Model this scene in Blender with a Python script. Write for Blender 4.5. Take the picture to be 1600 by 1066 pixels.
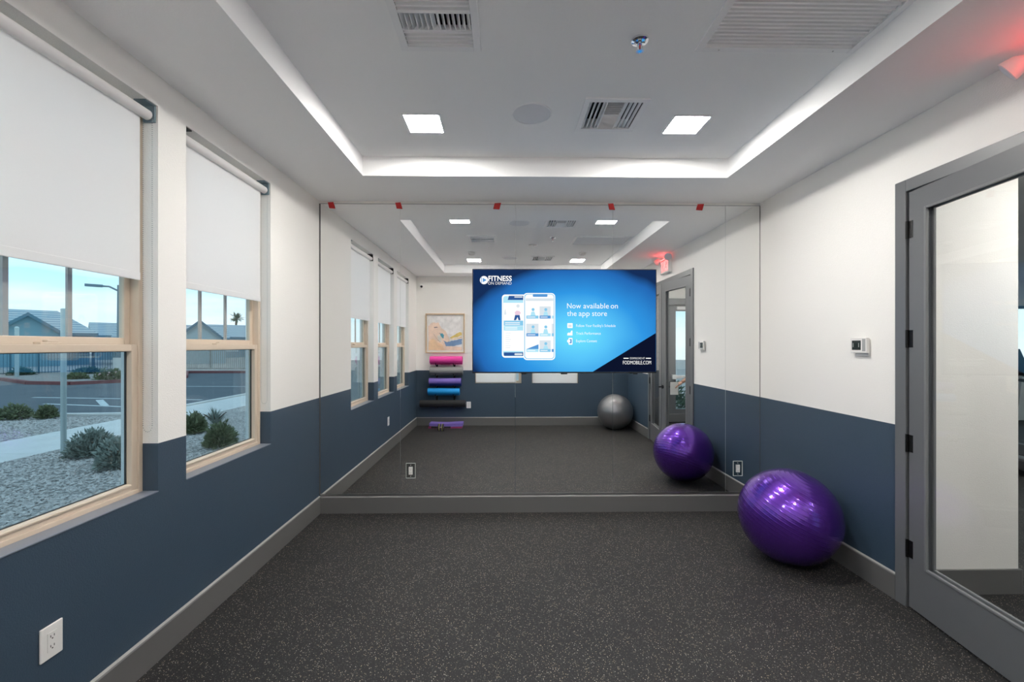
import bpy, bmesh, math, random
from mathutils import Vector, Matrix
R = math.radians
for o in list(bpy.data.objects): bpy.data.objects.remove(o, do_unlink=True)
sc = bpy.context.scene
C = sc.collection
random.seed(7)

# ------------------------------------------------------------------ camera, sky, exposure
D = 3.845            # y of the mirror wall
XL, XR = -1.63, 2.27 # left and right wall
YB = -0.33           # back wall
ZS, ZT = 2.74, 2.885 # soffit, raised ceiling
cam = bpy.data.objects.new('camera', bpy.data.cameras.new('camera')); C.objects.link(cam)
cam.location = (0, 0, 1.474); cam.rotation_euler = (R(90), 0, R(-0.9))
cam.data.sensor_width = 36; cam.data.lens = 36 * 680 / 1600; cam.data.shift_y = 6.6 / 1600
cam.data.clip_start = 0.02; cam.data.clip_end = 400
sc.camera = cam
sc.cycles.max_bounces = 16; sc.cycles.diffuse_bounces = 12; sc.cycles.glossy_bounces = 6; sc.cycles.transparent_max_bounces = 24
vs = sc.view_settings
vs.view_transform = 'Standard'; vs.look = 'None'; vs.gamma = 1; vs.exposure = 0.0; vs.use_curve_mapping = False
LAMP = 188.0          # emission of the ceiling panels
SKY = 3.0

def build_world():
    w = bpy.data.worlds.new('sky'); sc.world = w; w.use_nodes = True
    nt = w.node_tree; N = nt.nodes; L = nt.links; N.clear()
    out = N.new('ShaderNodeOutputWorld'); bg = N.new('ShaderNodeBackground')
    tc = N.new('ShaderNodeTexCoord'); sep = N.new('ShaderNodeSeparateXYZ')
    L.new(tc.outputs['Generated'], sep.inputs[0])
    ramp = N.new('ShaderNodeValToRGB'); e = ramp.color_ramp.elements
    e[0].position = 0.0; e[0].color = (0.40, 0.44, 0.45, 1)
    e[1].position = 0.55; e[1].color = (0.22, 0.36, 0.46, 1)
    k = e.new(0.12); k.color = (0.235, 0.40, 0.455, 1)
    k = e.new(0.25); k.color = (0.165, 0.36, 0.44, 1)
    L.new(sep.outputs['Z'], ramp.inputs[0])
    mp = N.new('ShaderNodeMapping'); mp.inputs['Scale'].default_value = (1.2, 1.2, 7.0)
    L.new(tc.outputs['Generated'], mp.inputs[0])
    nz = N.new('ShaderNodeTexNoise'); nz.inputs['Scale'].default_value = 2.4; nz.inputs['Detail'].default_value = 6
    L.new(mp.outputs[0], nz.inputs['Vector'])
    r2 = N.new('ShaderNodeValToRGB'); r2.color_ramp.elements[0].position = 0.44; r2.color_ramp.elements[1].position = 0.68
    L.new(nz.outputs['Fac'], r2.inputs[0])
    mix = N.new('ShaderNodeMixRGB'); mix.inputs[2].default_value = (0.42, 0.45, 0.46, 1)
    L.new(r2.outputs[0], mix.inputs[0]); L.new(ramp.outputs[0], mix.inputs[1])
    L.new(mix.outputs[0], bg.inputs[0]); bg.inputs[1].default_value = SKY
    L.new(bg.outputs[0], out.inputs[0])
build_world()

# ------------------------------------------------------------------ materials
M = {}
def pbr(name, col, rough=0.6, metal=0.0, spec=0.5, bump=None, emit=None, estr=1.0, var=None, coat=0.0):
    m = bpy.data.materials.new(name); m.use_nodes = True
    nt = m.node_tree; N = nt.nodes; L = nt.links
    b = N['Principled BSDF']
    b.inputs['Base Color'].default_value = (*col, 1); b.inputs['Roughness'].default_value = rough
    b.inputs['Metallic'].default_value = metal; b.inputs['Specular IOR Level'].default_value = spec
    if coat: b.inputs['Coat Weight'].default_value = coat; b.inputs['Coat Roughness'].default_value = 0.08
    if emit: b.inputs['Emission Color'].default_value = (*emit, 1); b.inputs['Emission Strength'].default_value = estr
    if bump or var:
        g = N.new('ShaderNodeNewGeometry')
    if bump:
        nz = N.new('ShaderNodeTexNoise'); nz.inputs['Scale'].default_value = bump[0]; nz.inputs['Detail'].default_value = 4
        L.new(g.outputs['Position'], nz.inputs['Vector'])
        bp = N.new('ShaderNodeBump'); bp.inputs['Strength'].default_value = bump[1]; bp.inputs['Distance'].default_value = bump[2]
        L.new(nz.outputs['Fac'], bp.inputs['Height']); L.new(bp.outputs[0], b.inputs['Normal'])
    if var:
        nv = N.new('ShaderNodeTexNoise'); nv.inputs['Scale'].default_value = var[0]; nv.inputs['Detail'].default_value = 5
        L.new(g.outputs['Position'], nv.inputs['Vector'])
        cr = N.new('ShaderNodeValToRGB'); cr.color_ramp.elements[0].position = 0.3; cr.color_ramp.elements[1].position = 0.7
        cr.color_ramp.elements[0].color = (*col, 1); cr.color_ramp.elements[1].color = (*var[1], 1)
        L.new(nv.outputs['Fac'], cr.inputs[0]); L.new(cr.outputs[0], b.inputs['Base Color'])
    M[name] = m
    return m

def wall_mat(name, two_tone=True, cream=(0.88, 0.865, 0.835), blue=(0.036, 0.064, 0.098), split=1.013):
    m = pbr(name, cream, 0.7, bump=(190, 0.35, 0.004))
    if two_tone:
        nt = m.node_tree; N = nt.nodes; L = nt.links; b = N['Principled BSDF']
        g = N.new('ShaderNodeNewGeometry'); s = N.new('ShaderNodeSeparateXYZ'); L.new(g.outputs['Position'], s.inputs[0])
        mt = N.new('ShaderNodeMath'); mt.operation = 'LESS_THAN'; mt.inputs[1].default_value = split
        L.new(s.outputs['Z'], mt.inputs[0])
        mx = N.new('ShaderNodeMixRGB'); mx.inputs[1].default_value = (*cream, 1); mx.inputs[2].default_value = (*blue, 1)
        L.new(mt.outputs[0], mx.inputs[0]); L.new(mx.outputs[0], b.inputs['Base Color'])
        mr = N.new('ShaderNodeMapRange'); mr.inputs['To Min'].default_value = 0.7; mr.inputs['To Max'].default_value = 0.5
        L.new(mt.outputs[0], mr.inputs[0]); L.new(mr.outputs[0], b.inputs['Roughness'])
    return m
wall_mat('wall_paint'); wall_mat('cream_paint', False)
pbr('ceiling_paint', (0.95, 0.95, 0.95), 0.8, bump=(160, 0.25, 0.003))
pbr('trim_grey', (0.122, 0.122, 0.12), 0.5)
pbr('speaker_cloth', (0.76, 0.77, 0.80), 0.8)
pbr('edge_gap_shade', (0.10, 0.10, 0.10), 0.5)  # dark grey standing in for the shade beside the mirror
pbr('sill_grey', (0.19, 0.215, 0.26), 0.3)
pbr('trim_edge', (0.33, 0.33, 0.32), 0.5)
pbr('door_grey', (0.125, 0.132, 0.14), 0.38, bump=(90, 0.08, 0.002))
pbr('door_bead', (0.17, 0.175, 0.18), 0.4)
pbr('black_metal', (0.012, 0.012, 0.013), 0.4, 0.6)
pbr('black_plastic', (0.012, 0.012, 0.014), 0.35)
pbr('black_foam', (0.016, 0.016, 0.018), 0.75)
pbr('white_plastic', (0.80, 0.79, 0.77), 0.4)
pbr('white_metal', (0.90, 0.90, 0.91), 0.45)
pbr('grey_plastic', (0.35, 0.36, 0.36), 0.5)
pbr('vinyl_tan', (0.64, 0.535, 0.425), 0.45)
pbr('muntin_tan', (0.50, 0.42, 0.38), 0.5)
pbr('rubber_gasket', (0.03, 0.03, 0.03), 0.6)
pbr('aluminium', (0.55, 0.55, 0.55), 0.3, 1.0)
pbr('chrome', (0.75, 0.76, 0.78), 0.08, 1.0)
pbr('vent_dark', (0.012, 0.012, 0.014), 0.8)
pbr('red_tape', (0.50, 0.012, 0.012), 0.5)
pbr('mirror_silver', (0.965, 0.97, 0.965), 0.0, 1.0)
pbr('mirror_edge', (0.62, 0.64, 0.62), 0.3)
pbr('slot_dark', (0.05, 0.05, 0.05), 0.6)
pbr('lcd', (0.02, 0.03, 0.03), 0.15)
pbr('lcd_digit', (0.22, 0.26, 0.25), 0.4)
pbr('oak', (0.46, 0.33, 0.20), 0.5)
pbr('hair', (0.03, 0.02, 0.015), 0.6)
pbr('skin', (0.58, 0.33, 0.23), 0.55)
pbr('shirt', (0.03, 0.05, 0.08), 0.85)
pbr('trousers', (0.05, 0.05, 0.06), 0.85)
pbr('shoe', (0.02, 0.02, 0.02), 0.6)
pbr('concrete', (0.80, 0.73, 0.69), 0.85, var=(2.0, (0.88, 0.81, 0.77)), bump=(60, 0.2, 0.004))
pbr('asphalt', (0.115, 0.125, 0.145), 0.85, var=(0.5, (0.15, 0.16, 0.18)), bump=(120, 0.3, 0.004))
pbr('line_paint', (0.72, 0.74, 0.74), 0.7)
pbr('red_curb_paint', (0.30, 0.10, 0.10), 0.8)
pbr('gravel_bed', (0.24, 0.215, 0.20), 0.95, var=(22, (0.55, 0.49, 0.46)), bump=(45, 0.8, 0.02))
pbr('stone', (0.33, 0.295, 0.28), 0.9, var=(23, (0.84, 0.74, 0.69)))
pbr('siding', (0.21, 0.31, 0.36), 0.8)
pbr('siding_pale', (0.36, 0.44, 0.47), 0.8)
pbr('fascia', (0.10, 0.17, 0.22), 0.7)
pbr('fence_iron', (0.06, 0.085, 0.10), 0.6)
pbr('fence_tan', (0.25, 0.23, 0.20), 0.7)
pbr('pole_steel', (0.17, 0.24, 0.28), 0.5)
pbr('post_galv', (0.50, 0.55, 0.55), 0.45, 0.3)
pbr('bark', (0.14, 0.10, 0.07), 0.9)
pbr('shrub_sage', (0.26, 0.29, 0.25), 0.8, var=(9, (0.40, 0.43, 0.38)))
pbr('shrub_olive', (0.15, 0.165, 0.085), 0.8, var=(9, (0.30, 0.31, 0.17)))
pbr('shrub_green', (0.05, 0.09, 0.06), 0.8, var=(9, (0.12, 0.18, 0.11)))
pbr('blossom', (0.75, 0.50, 0.47), 0.7)
pbr('treadmill_grey', (0.10, 0.10, 0.11), 0.5)
pbr('house_window', (0.5, 0.58, 0.6), 0.2)
def roof_mat():
    m = pbr('roof_tile', (0.27, 0.33, 0.37), 0.85); nt = m.node_tree; N = nt.nodes; L = nt.links
    g = N.new('ShaderNodeNewGeometry'); w = N.new('ShaderNodeTexWave'); w.bands_direction = 'Z'
    w.inputs['Scale'].default_value = 1.6; w.inputs['Distortion'].default_value = 0.3
    L.new(g.outputs['Position'], w.inputs['Vector'])
    cr = N.new('ShaderNodeValToRGB'); cr.color_ramp.elements[0].color = (0.19, 0.25, 0.30, 1); cr.color_ramp.elements[1].color = (0.42, 0.47, 0.49, 1)
    L.new(w.outputs['Fac'], cr.inputs[0]); L.new(cr.outputs[0], N['Principled BSDF'].inputs['Base Color'])
roof_mat()

def floor_mat():
    m = pbr('rubber_floor', (0.03, 0.03, 0.03), 0.62, spec=0.36); nt = m.node_tree; N = nt.nodes; L = nt.links; b = N['Principled BSDF']
    g = N.new('ShaderNodeNewGeometry')
    def flecks(scale, thr, size):
        v = N.new('ShaderNodeTexVoronoi'); v.inputs['Scale'].default_value = scale; v.inputs['Randomness'].default_value = 1
        L.new(g.outputs['Position'], v.inputs['Vector'])
        s = N.new('ShaderNodeSeparateColor'); L.new(v.outputs['Color'], s.inputs[0])
        a = N.new('ShaderNodeMath'); a.operation = 'GREATER_THAN'; a.inputs[1].default_value = thr; L.new(s.outputs[0], a.inputs[0])
        d = N.new('ShaderNodeMath'); d.operation = 'LESS_THAN'; d.inputs[1].default_value = size; L.new(v.outputs['Distance'], d.inputs[0])
        p = N.new('ShaderNodeMath'); p.operation = 'MULTIPLY'; L.new(a.outputs[0], p.inputs[0]); L.new(d.outputs[0], p.inputs[1])
        return p, s
    p1, s1 = flecks(165, 0.80, 0.33); p2, s2 = flecks(240, 0.80, 0.40)
    cr = N.new('ShaderNodeValToRGB'); e = cr.color_ramp.elements
    e[0].color = (0.46, 0.37, 0.25, 1); e[1].color = (0.50, 0.47, 0.42, 1); k = e.new(0.5); k.color = (0.30, 0.25, 0.19, 1)
    L.new(s1.outputs[1], cr.inputs[0])
    nz = N.new('ShaderNodeTexNoise'); nz.inputs['Scale'].default_value = 2.2; nz.inputs['Detail'].default_value = 3
    L.new(g.outputs['Position'], nz.inputs['Vector'])
    bc = N.new('ShaderNodeValToRGB'); bc.color_ramp.elements[0].position = 0.35; bc.color_ramp.elements[1].position = 0.65
    bc.color_ramp.elements[0].color = (0.012, 0.012, 0.013, 1); bc.color_ramp.elements[1].color = (0.017, 0.017, 0.0175, 1)
    L.new(nz.outputs['Fac'], bc.inputs[0])
    m1 = N.new('ShaderNodeMixRGB'); L.new(p2.outputs[0], m1.inputs[0]); L.new(bc.outputs[0], m1.inputs[1]); m1.inputs[2].default_value = (0.095, 0.093, 0.090, 1)
    m2 = N.new('ShaderNodeMixRGB'); L.new(p1.outputs[0], m2.inputs[0]); L.new(m1.outputs[0], m2.inputs[1]); L.new(cr.outputs[0], m2.inputs[2])
    L.new(m2.outputs[0], b.inputs['Base Color'])
    n2 = N.new('ShaderNodeTexNoise'); n2.inputs['Scale'].default_value = 320; L.new(g.outputs['Position'], n2.inputs['Vector'])
    bp = N.new('ShaderNodeBump'); bp.inputs['Strength'].default_value = 0.35; bp.inputs['Distance'].default_value = 0.003
    L.new(n2.outputs['Fac'], bp.inputs['Height']); L.new(bp.outputs[0], b.inputs['Normal'])
floor_mat()

def glass_mat(name, tint, r0=0.04):
    m = bpy.data.materials.new(name); m.use_nodes = True; nt = m.node_tree; N = nt.nodes; L = nt.links; N.clear()
    out = N.new('ShaderNodeOutputMaterial'); tr = N.new('ShaderNodeBsdfTransparent'); gl = N.new('ShaderNodeBsdfGlossy')
    tr.inputs[0].default_value = (*tint, 1); gl.inputs['Roughness'].default_value = 0.0
    lw = N.new('ShaderNodeLayerWeight'); lw.inputs['Blend'].default_value = 0.5
    pw = N.new('ShaderNodeMath'); pw.operation = 'POWER'; pw.inputs[1].default_value = 5; L.new(lw.outputs['Facing'], pw.inputs[0])
    ma = N.new('ShaderNodeMath'); ma.operation = 'MULTIPLY_ADD'; ma.inputs[1].default_value = 1 - r0; ma.inputs[2].default_value = r0; L.new(pw.outputs[0], ma.inputs[0])
    mx = N.new('ShaderNodeMixShader'); L.new(ma.outputs[0], mx.inputs[0]); L.new(tr.outputs[0], mx.inputs[1]); L.new(gl.outputs[0], mx.inputs[2])
    L.new(mx.outputs[0], out.inputs[0]); M[name] = m
glass_mat('window_glass', (0.92, 0.965, 0.98)); glass_mat('screen_glass', (0.82, 0.86, 0.88)); glass_mat('door_glass', (0.975, 0.985, 0.985)); glass_mat('clear_acrylic', (0.92, 0.93, 0.93))

def shade_mat():
    m = bpy.data.materials.new('shade_fabric'); m.use_nodes = True; nt = m.node_tree; N = nt.nodes; L = nt.links; N.clear()
    out = N.new('ShaderNodeOutputMaterial'); d = N.new('ShaderNodeBsdfDiffuse'); t = N.new('ShaderNodeBsdfTranslucent')
    d.inputs[0].default_value = (0.93, 0.92, 0.92, 1); t.inputs[0].default_value = (0.93, 0.91, 0.90, 1)
    g = N.new('ShaderNodeNewGeometry'); nz = N.new('ShaderNodeTexNoise'); nz.inputs['Scale'].default_value = 420
    L.new(g.outputs['Position'], nz.inputs['Vector'])
    bp = N.new('ShaderNodeBump'); bp.inputs['Strength'].default_value = 0.2; bp.inputs['Distance'].default_value = 0.002
    L.new(nz.outputs['Fac'], bp.inputs['Height']); L.new(bp.outputs[0], d.inputs['Normal'])
    mx = N.new('ShaderNodeMixShader'); mx.inputs[0].default_value = 0.42
    L.new(d.outputs[0], mx.inputs[1]); L.new(t.outputs[0], mx.inputs[2]); L.new(mx.outputs[0], out.inputs[0]); M['shade_fabric'] = m
shade_mat()

def emis(name, col, s):
    m = bpy.data.materials.new(name); m.use_nodes = True; nt = m.node_tree; N = nt.nodes; N.clear()
    out = N.new('ShaderNodeOutputMaterial'); e = N.new('ShaderNodeEmission'); e.inputs[0].default_value = (*col, 1); e.inputs[1].default_value = s
    nt.links.new(e.outputs[0], out.inputs[0]); M[name] = m
emis('lamp_panel', (1.0, 0.965, 0.92), LAMP)
emis('exit_red', (1.0, 0.06, 0.06), 9.0)
emis('red_led', (1.0, 0.05, 0.05), 26.0)
emis('tv_white', (1, 1, 1), 1.05); emis('tv_dark', (0.004, 0.007, 0.025), 1.0); emis('tv_paleblue', (0.45, 0.80, 0.95), 1.0)
emis('tv_midblue', (0.10, 0.32, 0.68), 1.0); emis('tv_grey', (0.72, 0.80, 0.86), 1.0); emis('tv_navy', (0.03, 0.10, 0.32), 1.0); emis('tv_pink', (0.85, 0.62, 0.75), 1.0)
emis('tv_cyan', (0.25, 0.60, 0.85), 1.0)
def tv_mat():
    m = bpy.data.materials.new('tv_picture'); m.use_nodes = True; nt = m.node_tree; N = nt.nodes; L = nt.links; N.clear()
    out = N.new('ShaderNodeOutputMaterial'); e = N.new('ShaderNodeEmission'); tc = N.new('ShaderNodeTexCoord')
    mp = N.new('ShaderNodeMapping'); mp.inputs['Location'].default_value = (-0.86, 0, -0.46); mp.inputs['Scale'].default_value = (0.95, 0, 1.45)
    L.new(tc.outputs['Object'], mp.inputs[0])
    ln = N.new('ShaderNodeVectorMath'); ln.operation = 'LENGTH'; L.new(mp.outputs[0], ln.inputs[0])
    nz = N.new('ShaderNodeTexNoise'); nz.inputs['Scale'].default_value = 2.5; L.new(tc.outputs['Object'], nz.inputs['Vector'])
    ad = N.new('ShaderNodeMath'); ad.operation = 'MULTIPLY_ADD'; ad.inputs[1].default_value = 0.14; L.new(nz.outputs['Fac'], ad.inputs[0]); L.new(ln.outputs['Value'], ad.inputs[2])
    cr = N.new('ShaderNodeValToRGB'); el = cr.color_ramp.elements
    el[0].position = 0.08; el[0].color = (0.16, 0.80, 1.0, 1); el[1].position = 1.0; el[1].color = (0.008, 0.028, 0.10, 1)
    for p, c in ((0.34, (0.10, 0.57, 0.97)), (0.62, (0.03, 0.31, 0.78)), (0.90, (0.018, 0.14, 0.46))):
        k = el.new(p); k.color = (*c, 1)
    L.new(ad.outputs[0], cr.inputs[0]); L.new(cr.outputs[0], e.inputs[0]); e.inputs[1].default_value = 1.0; L.new(e.outputs[0], out.inputs[0]); M['tv_picture'] = m
tv_mat()

def ball_mat(name, col, spec_tint, axis, metal, rough):
    m = pbr(name, col, rough, metal, 0.5, coat=0.6); nt = m.node_tree; N = nt.nodes; L = nt.links; b = N['Principled BSDF']
    tc = N.new('ShaderNodeTexCoord'); nm = N.new('ShaderNodeVectorMath'); nm.operation = 'NORMALIZE'; L.new(tc.outputs['Object'], nm.inputs[0])
    dt = N.new('ShaderNodeVectorMath'); dt.operation = 'DOT_PRODUCT'; dt.inputs[1].default_value = Vector(axis).normalized(); L.new(nm.outputs[0], dt.inputs[0])
    ac = N.new('ShaderNodeMath'); ac.operation = 'ARCCOSINE'; L.new(dt.outputs['Value'], ac.inputs[0])
    mu = N.new('ShaderNodeMath'); mu.operation = 'MULTIPLY'; mu.inputs[1].default_value = 38; L.new(ac.outputs[0], mu.inputs[0])
    sn = N.new('ShaderNodeMath'); sn.operation = 'SINE'; L.new(mu.outputs[0], sn.inputs[0])
    pw = N.new('ShaderNodeMath'); pw.operation = 'POWER'; ab = N.new('ShaderNodeMath'); ab.operation = 'ABSOLUTE'; L.new(sn.outputs[0], ab.inputs[0]); L.new(ab.outputs[0], pw.inputs[0]); pw.inputs[1].default_value = 14
    bp = N.new('ShaderNodeBump'); bp.inputs['Strength'].default_value = 0.22; bp.inputs['Distance'].default_value = 0.003
    L.new(pw.outputs[0], bp.inputs['Height']); L.new(bp.outputs[0], b.inputs['Normal']); L.new(bp.outputs[0], b.inputs['Coat Normal'])
ball_mat('ball_purple', (0.115, 0.030, 0.36), None, (0.35, -0.25, 0.9), 0.75, 0.27)
ball_mat('ball_silver', (0.30, 0.30, 0.31), None, (0.1, 0.3, 0.9), 0.8, 0.30)
for n, c in (('mat_pink', (0.72, 0.045, 0.32)), ('mat_grey', (0.24, 0.24, 0.24)), ('mat_purple', (0.19, 0.13, 0.48)), ('mat_navy', (0.006, 0.016, 0.16)), ('mat_blue', (0.004, 0.30, 0.72)), ('mat_magenta', (0.30, 0.03, 0.13))):
    pbr(n, c, 0.6, bump=(150, 0.25, 0.003))
pbr('band_yellow', (0.55, 0.52, 0.16), 0.5)
for n, c in (('art_paper', (0.74, 0.73, 0.72)), ('art_sand', (0.66, 0.47, 0.30)), ('art_blush', (0.70, 0.55, 0.45)), ('art_blue', (0.12, 0.20, 0.33)), ('art_teal', (0.04, 0.20, 0.27)), ('art_gold', (0.55, 0.42, 0.13)), ('art_ink', (0.04, 0.05, 0.07)), ('art_pale', (0.62, 0.60, 0.55))):
    pbr(n, c, 0.8, var=(14, tuple(min(1, x * 1.35) for x in c)))

# ------------------------------------------------------------------ helpers
def link(o, parent=None):
    C.objects.link(o)
    if parent is not None: o.parent = parent
    return o
def off(p):
    v = Vector((0, 0, 0))
    while p is not None: v += p.location; p = p.parent
    return v
def mk(name, bm, mat, parent=None, smooth=False, origin=None, local=False):
    """bm holds world coordinates; they become local to the parent"""
    if not local:
        o0 = off(parent) if parent is not None else (Vector(origin) if origin is not None else Vector((0, 0, 0)))
        bmesh.ops.translate(bm, verts=bm.verts, vec=-o0)
    bmesh.ops.recalc_face_normals(bm, faces=bm.faces)
    me = bpy.data.meshes.new(name); bm.to_mesh(me); bm.free()
    if smooth:
        for p in me.polygons: p.use_smooth = True
        if smooth == 'auto':
            me.set_sharp_from_angle(angle=R(35))
    for m in (mat if isinstance(mat, (list, tuple)) else [mat]): me.materials.append(M[m])
    o = bpy.data.objects.new(name, me)
    if parent is None and origin is not None: o.location = origin
    return link(o, parent)
def tag(o, label, cat=None, group=None, kind=None):
    o['label'] = label
    if cat: o['category'] = cat
    if group: o['group'] = group
    if kind: o['kind'] = kind
    return o
def thing(name, loc, label, cat, group=None, kind=None, rz=0):
    o = bpy.data.objects.new(name, None); o.location = loc; o.rotation_euler = (0, 0, rz); o.empty_display_size = 0.1
    link(o); return tag(o, label, cat, group, kind)
def dup(root, loc, label=None, group=None, rz=None):
    def cp(o, par):
        c = o.copy(); C.objects.link(c)
        if par is not None: c.parent = par
        for ch in o.children: cp(ch, c)
        return c
    r = cp(root, None); r.location = loc
    if rz is not None: r.rotation_euler.z = rz
    if label: r['label'] = label
    if group: r['group'] = group
    return r
def B(): return bmesh.new()
def box(bm, a, b, bev=0.0, mi=0):
    a, b = Vector(a), Vector(b)
    r = bmesh.ops.create_cube(bm, size=1.0)
    vs_ = r['verts']
    for v in vs_:
        v.co = Vector(((a.x + b.x) / 2 + v.co.x * abs(b.x - a.x), (a.y + b.y) / 2 + v.co.y * abs(b.y - a.y), (a.z + b.z) / 2 + v.co.z * abs(b.z - a.z)))
    fs = {f for v in vs_ for f in v.link_faces}
    for f in fs: f.material_index = mi
    if bev:
        es = list({e for v in vs_ for e in v.link_edges})
        bmesh.ops.bevel(bm, geom=es, offset=bev, segments=2, affect='EDGES', profile=0.5)
    return bm
def obox(bm, c, size, mat3):
    r = bmesh.ops.create_cube(bm, size=1.0)
    for v in r['verts']:
        v.co = Vector(c) + mat3 @ Vector((v.co.x * size[0], v.co.y * size[1], v.co.z * size[2]))
    return bm
def cyl(bm, p, q, r1, r2=None, n=24, caps=True):
    p, q = Vector(p), Vector(q); d = q - p
    mat = Matrix.Translation((p + q) / 2) @ d.to_track_quat('Z', 'Y').to_matrix().to_4x4()
    bmesh.ops.create_cone(bm, cap_ends=caps, segments=n, radius1=r1, radius2=r1 if r2 is None else r2, depth=d.length, matrix=mat)
    return bm
def ball(bm, c, r, u=16, v=10, sc_=(1, 1, 1)):
    bmesh.ops.create_uvsphere(bm, u_segments=u, v_segments=v, radius=r, matrix=Matrix.Translation(Vector(c)) @ Matrix.Diagonal((*sc_, 1)))
    return bm
def tube(bm, pts, r, n=8):
    pts = [Vector(p) for p in pts]
    for i in range(len(pts) - 1): cyl(bm, pts[i], pts[i + 1], r, n=n)
    for p in pts[1:-1]: ball(bm, p, r, n, max(4, n // 2))
    return bm
def lathe(bm, prof, c, n=32, axis='Z'):
    rings = []
    for (rad, z) in prof:
        ring = []
        for i in range(n):
            a = 2 * math.pi * i / n; x, y = rad * math.cos(a), rad * math.sin(a)
            p = (x, y, z) if axis == 'Z' else ((z, x, y) if axis == 'X' else (x, z, y))
            ring.append(bm.verts.new(Vector(c) + Vector(p)))
        rings.append(ring)
    for a, b in zip(rings, rings[1:]):
        for i in range(n): bm.faces.new((a[i], a[(i + 1) % n], b[(i + 1) % n], b[i]))
    for ring in (rings[0], rings[-1]):
        try: bm.faces.new(ring)
        except ValueError: pass
    return bm
def prism(bm, pts, d):
    """polygon pts extruded by vector d"""
    d = Vector(d); a = [bm.verts.new(Vector(p)) for p in pts]; b = [bm.verts.new(Vector(p) + d) for p in pts]
    bm.faces.new(a); bm.faces.new(b[::-1]); n = len(a)
    for i in range(n): bm.faces.new((a[i], b[i], b[(i + 1) % n], a[(i + 1) % n]))
    return bm
def slab(bm, us, vs_, holes, w0, w1, f):
    """grid slab with rectangular holes; f(u, v, w) -> xyz; holes are (u0, u1, v0, v1)"""
    us = sorted(set(us) | {h[0] for h in holes} | {h[1] for h in holes}); vs_ = sorted(set(vs_) | {h[2] for h in holes} | {h[3] for h in holes})
    nu, nv = len(us) - 1, len(vs_) - 1
    def solid(i, j):
        if not (0 <= i < nu and 0 <= j < nv): return False
        cu, cv = (us[i] + us[i + 1]) / 2, (vs_[j] + vs_[j + 1]) / 2
        return not any(h[0] < cu < h[1] and h[2] < cv < h[3] for h in holes)
    cache = {}
    def V(u, v, w):
        k = (round(u, 5), round(v, 5), round(w, 5))
        if k not in cache: cache[k] = bm.verts.new(f(u, v, w))
        return cache[k]
    def Q(*p): bm.faces.new([V(*x) for x in p])
    for i in range(nu):
        for j in range(nv):
            if not solid(i, j): continue
            a, b, c, d = us[i], us[i + 1], vs_[j], vs_[j + 1]
            for w in (w0, w1): Q((a, c, w), (b, c, w), (b, d, w), (a, d, w))
            if not solid(i - 1, j): Q((a, c, w0), (a, d, w0), (a, d, w1), (a, c, w1))
            if not solid(i + 1, j): Q((b, c, w0), (b, d, w0), (b, d, w1), (b, c, w1))
            if not solid(i, j - 1): Q((a, c, w0), (b, c, w0), (b, c, w1), (a, c, w1))
            if not solid(i, j + 1): Q((a, d, w0), (b, d, w0), (b, d, w1), (a, d, w1))
    return bm
def struct(name, bm, mat, label, cat):
    return tag(mk(name, bm, mat), label, cat, kind='structure')
def text(name, s, mat, parent, x, z, width, y, bold=0.0, height=None, depth=0.0006):
    """flat lettering facing -Y, left edge x, baseline z, fitted to width and cap height"""
    cu = bpy.data.curves.new(name, 'FONT'); cu.body = s; cu.size = 1; cu.extrude = 0; cu.offset = bold; cu.resolution_u = 3
    t = bpy.data.objects.new(name, cu); C.objects.link(t)
    dg = bpy.context.evaluated_depsgraph_get(); dg.update()
    me = bpy.data.meshes.new_from_object(t.evaluated_get(dg)); bpy.data.objects.remove(t); bpy.data.curves.remove(cu)
    xs = [v.co.x for v in me.vertices]; ys = [v.co.y for v in me.vertices]
    sx = width / (max(xs) - min(xs)); x0 = min(xs); sy = sx if height is None else height / 0.729
    for v in me.vertices: v.co = Vector((x + (v.co.x - x0) * sx, y, z + v.co.y * sy))
    bm = B(); bm.from_mesh(me); bpy.data.meshes.remove(me)
    r = bmesh.ops.extrude_face_region(bm, geom=bm.faces[:])
    bmesh.ops.translate(bm, verts=[e for e in r['geom'] if isinstance(e, bmesh.types.BMVert)], vec=(0, -depth, 0))
    return mk(name, bm, mat, parent)

# ------------------------------------------------------------------ room shell
WZ0, WZ1 = 0.785, 2.597
WIN = [(2.25, 3.05), (1.27, 2.07), (0.29, 1.09)]
BW = [(-0.557, 0.303), (0.492, 1.356)]
XW = -1.772   # outer face of the window wall
struct('wall_left', slab(B(), [YB - 0.25, D + 0.15], [-0.2, 3.05], [(a, b, WZ0, WZ1) for a, b in WIN], XL, XW, lambda u, v, w: (w, u, v)),
       'wall_paint', 'cream over slate blue wall with three windows', 'wall')
struct('wall_front', box(B(), (XL, D, -0.2), (XR + 0.13, D + 0.15, 3.05)), 'wall_paint', 'wall behind the big mirror', 'wall')
struct('wall_back', slab(B(), [XL, XR], [-0.2, 3.05], [(a, b, 0.765, WZ1) for a, b in BW], YB, YB - 0.25, lambda u, v, w: (u, w, v)),
       'wall_paint', 'cream over slate blue wall with the picture and yoga mats', 'wall')
DY0, DY1, DZ = 0.900, 2.415, 2.338   # double door opening in the right wall
struct('wall_right', slab(B(), [YB - 0.25, D], [-0.2, 3.05], [(DY0 - 0.02, DY1 + 0.02, -0.2, DZ + 0.02)], XR, XR + 0.13, lambda u, v, w: (w, u, v)),
       'wall_paint', 'cream over slate blue wall with the glazed double door', 'wall')
bm = B(); box(bm, (XL, YB, -0.2), (XR, D, 0)); box(bm, (XR, DY0 - 0.02, -0.2), (XR + 0.13, DY1 + 0.02, 0)); box(bm, (XR + 0.13, -0.5, -0.2), (11.0, 9.0, 0))
struct('floor', bm, 'rubber_floor', 'black rubber gym floor with beige flecks', 'floor')
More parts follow.
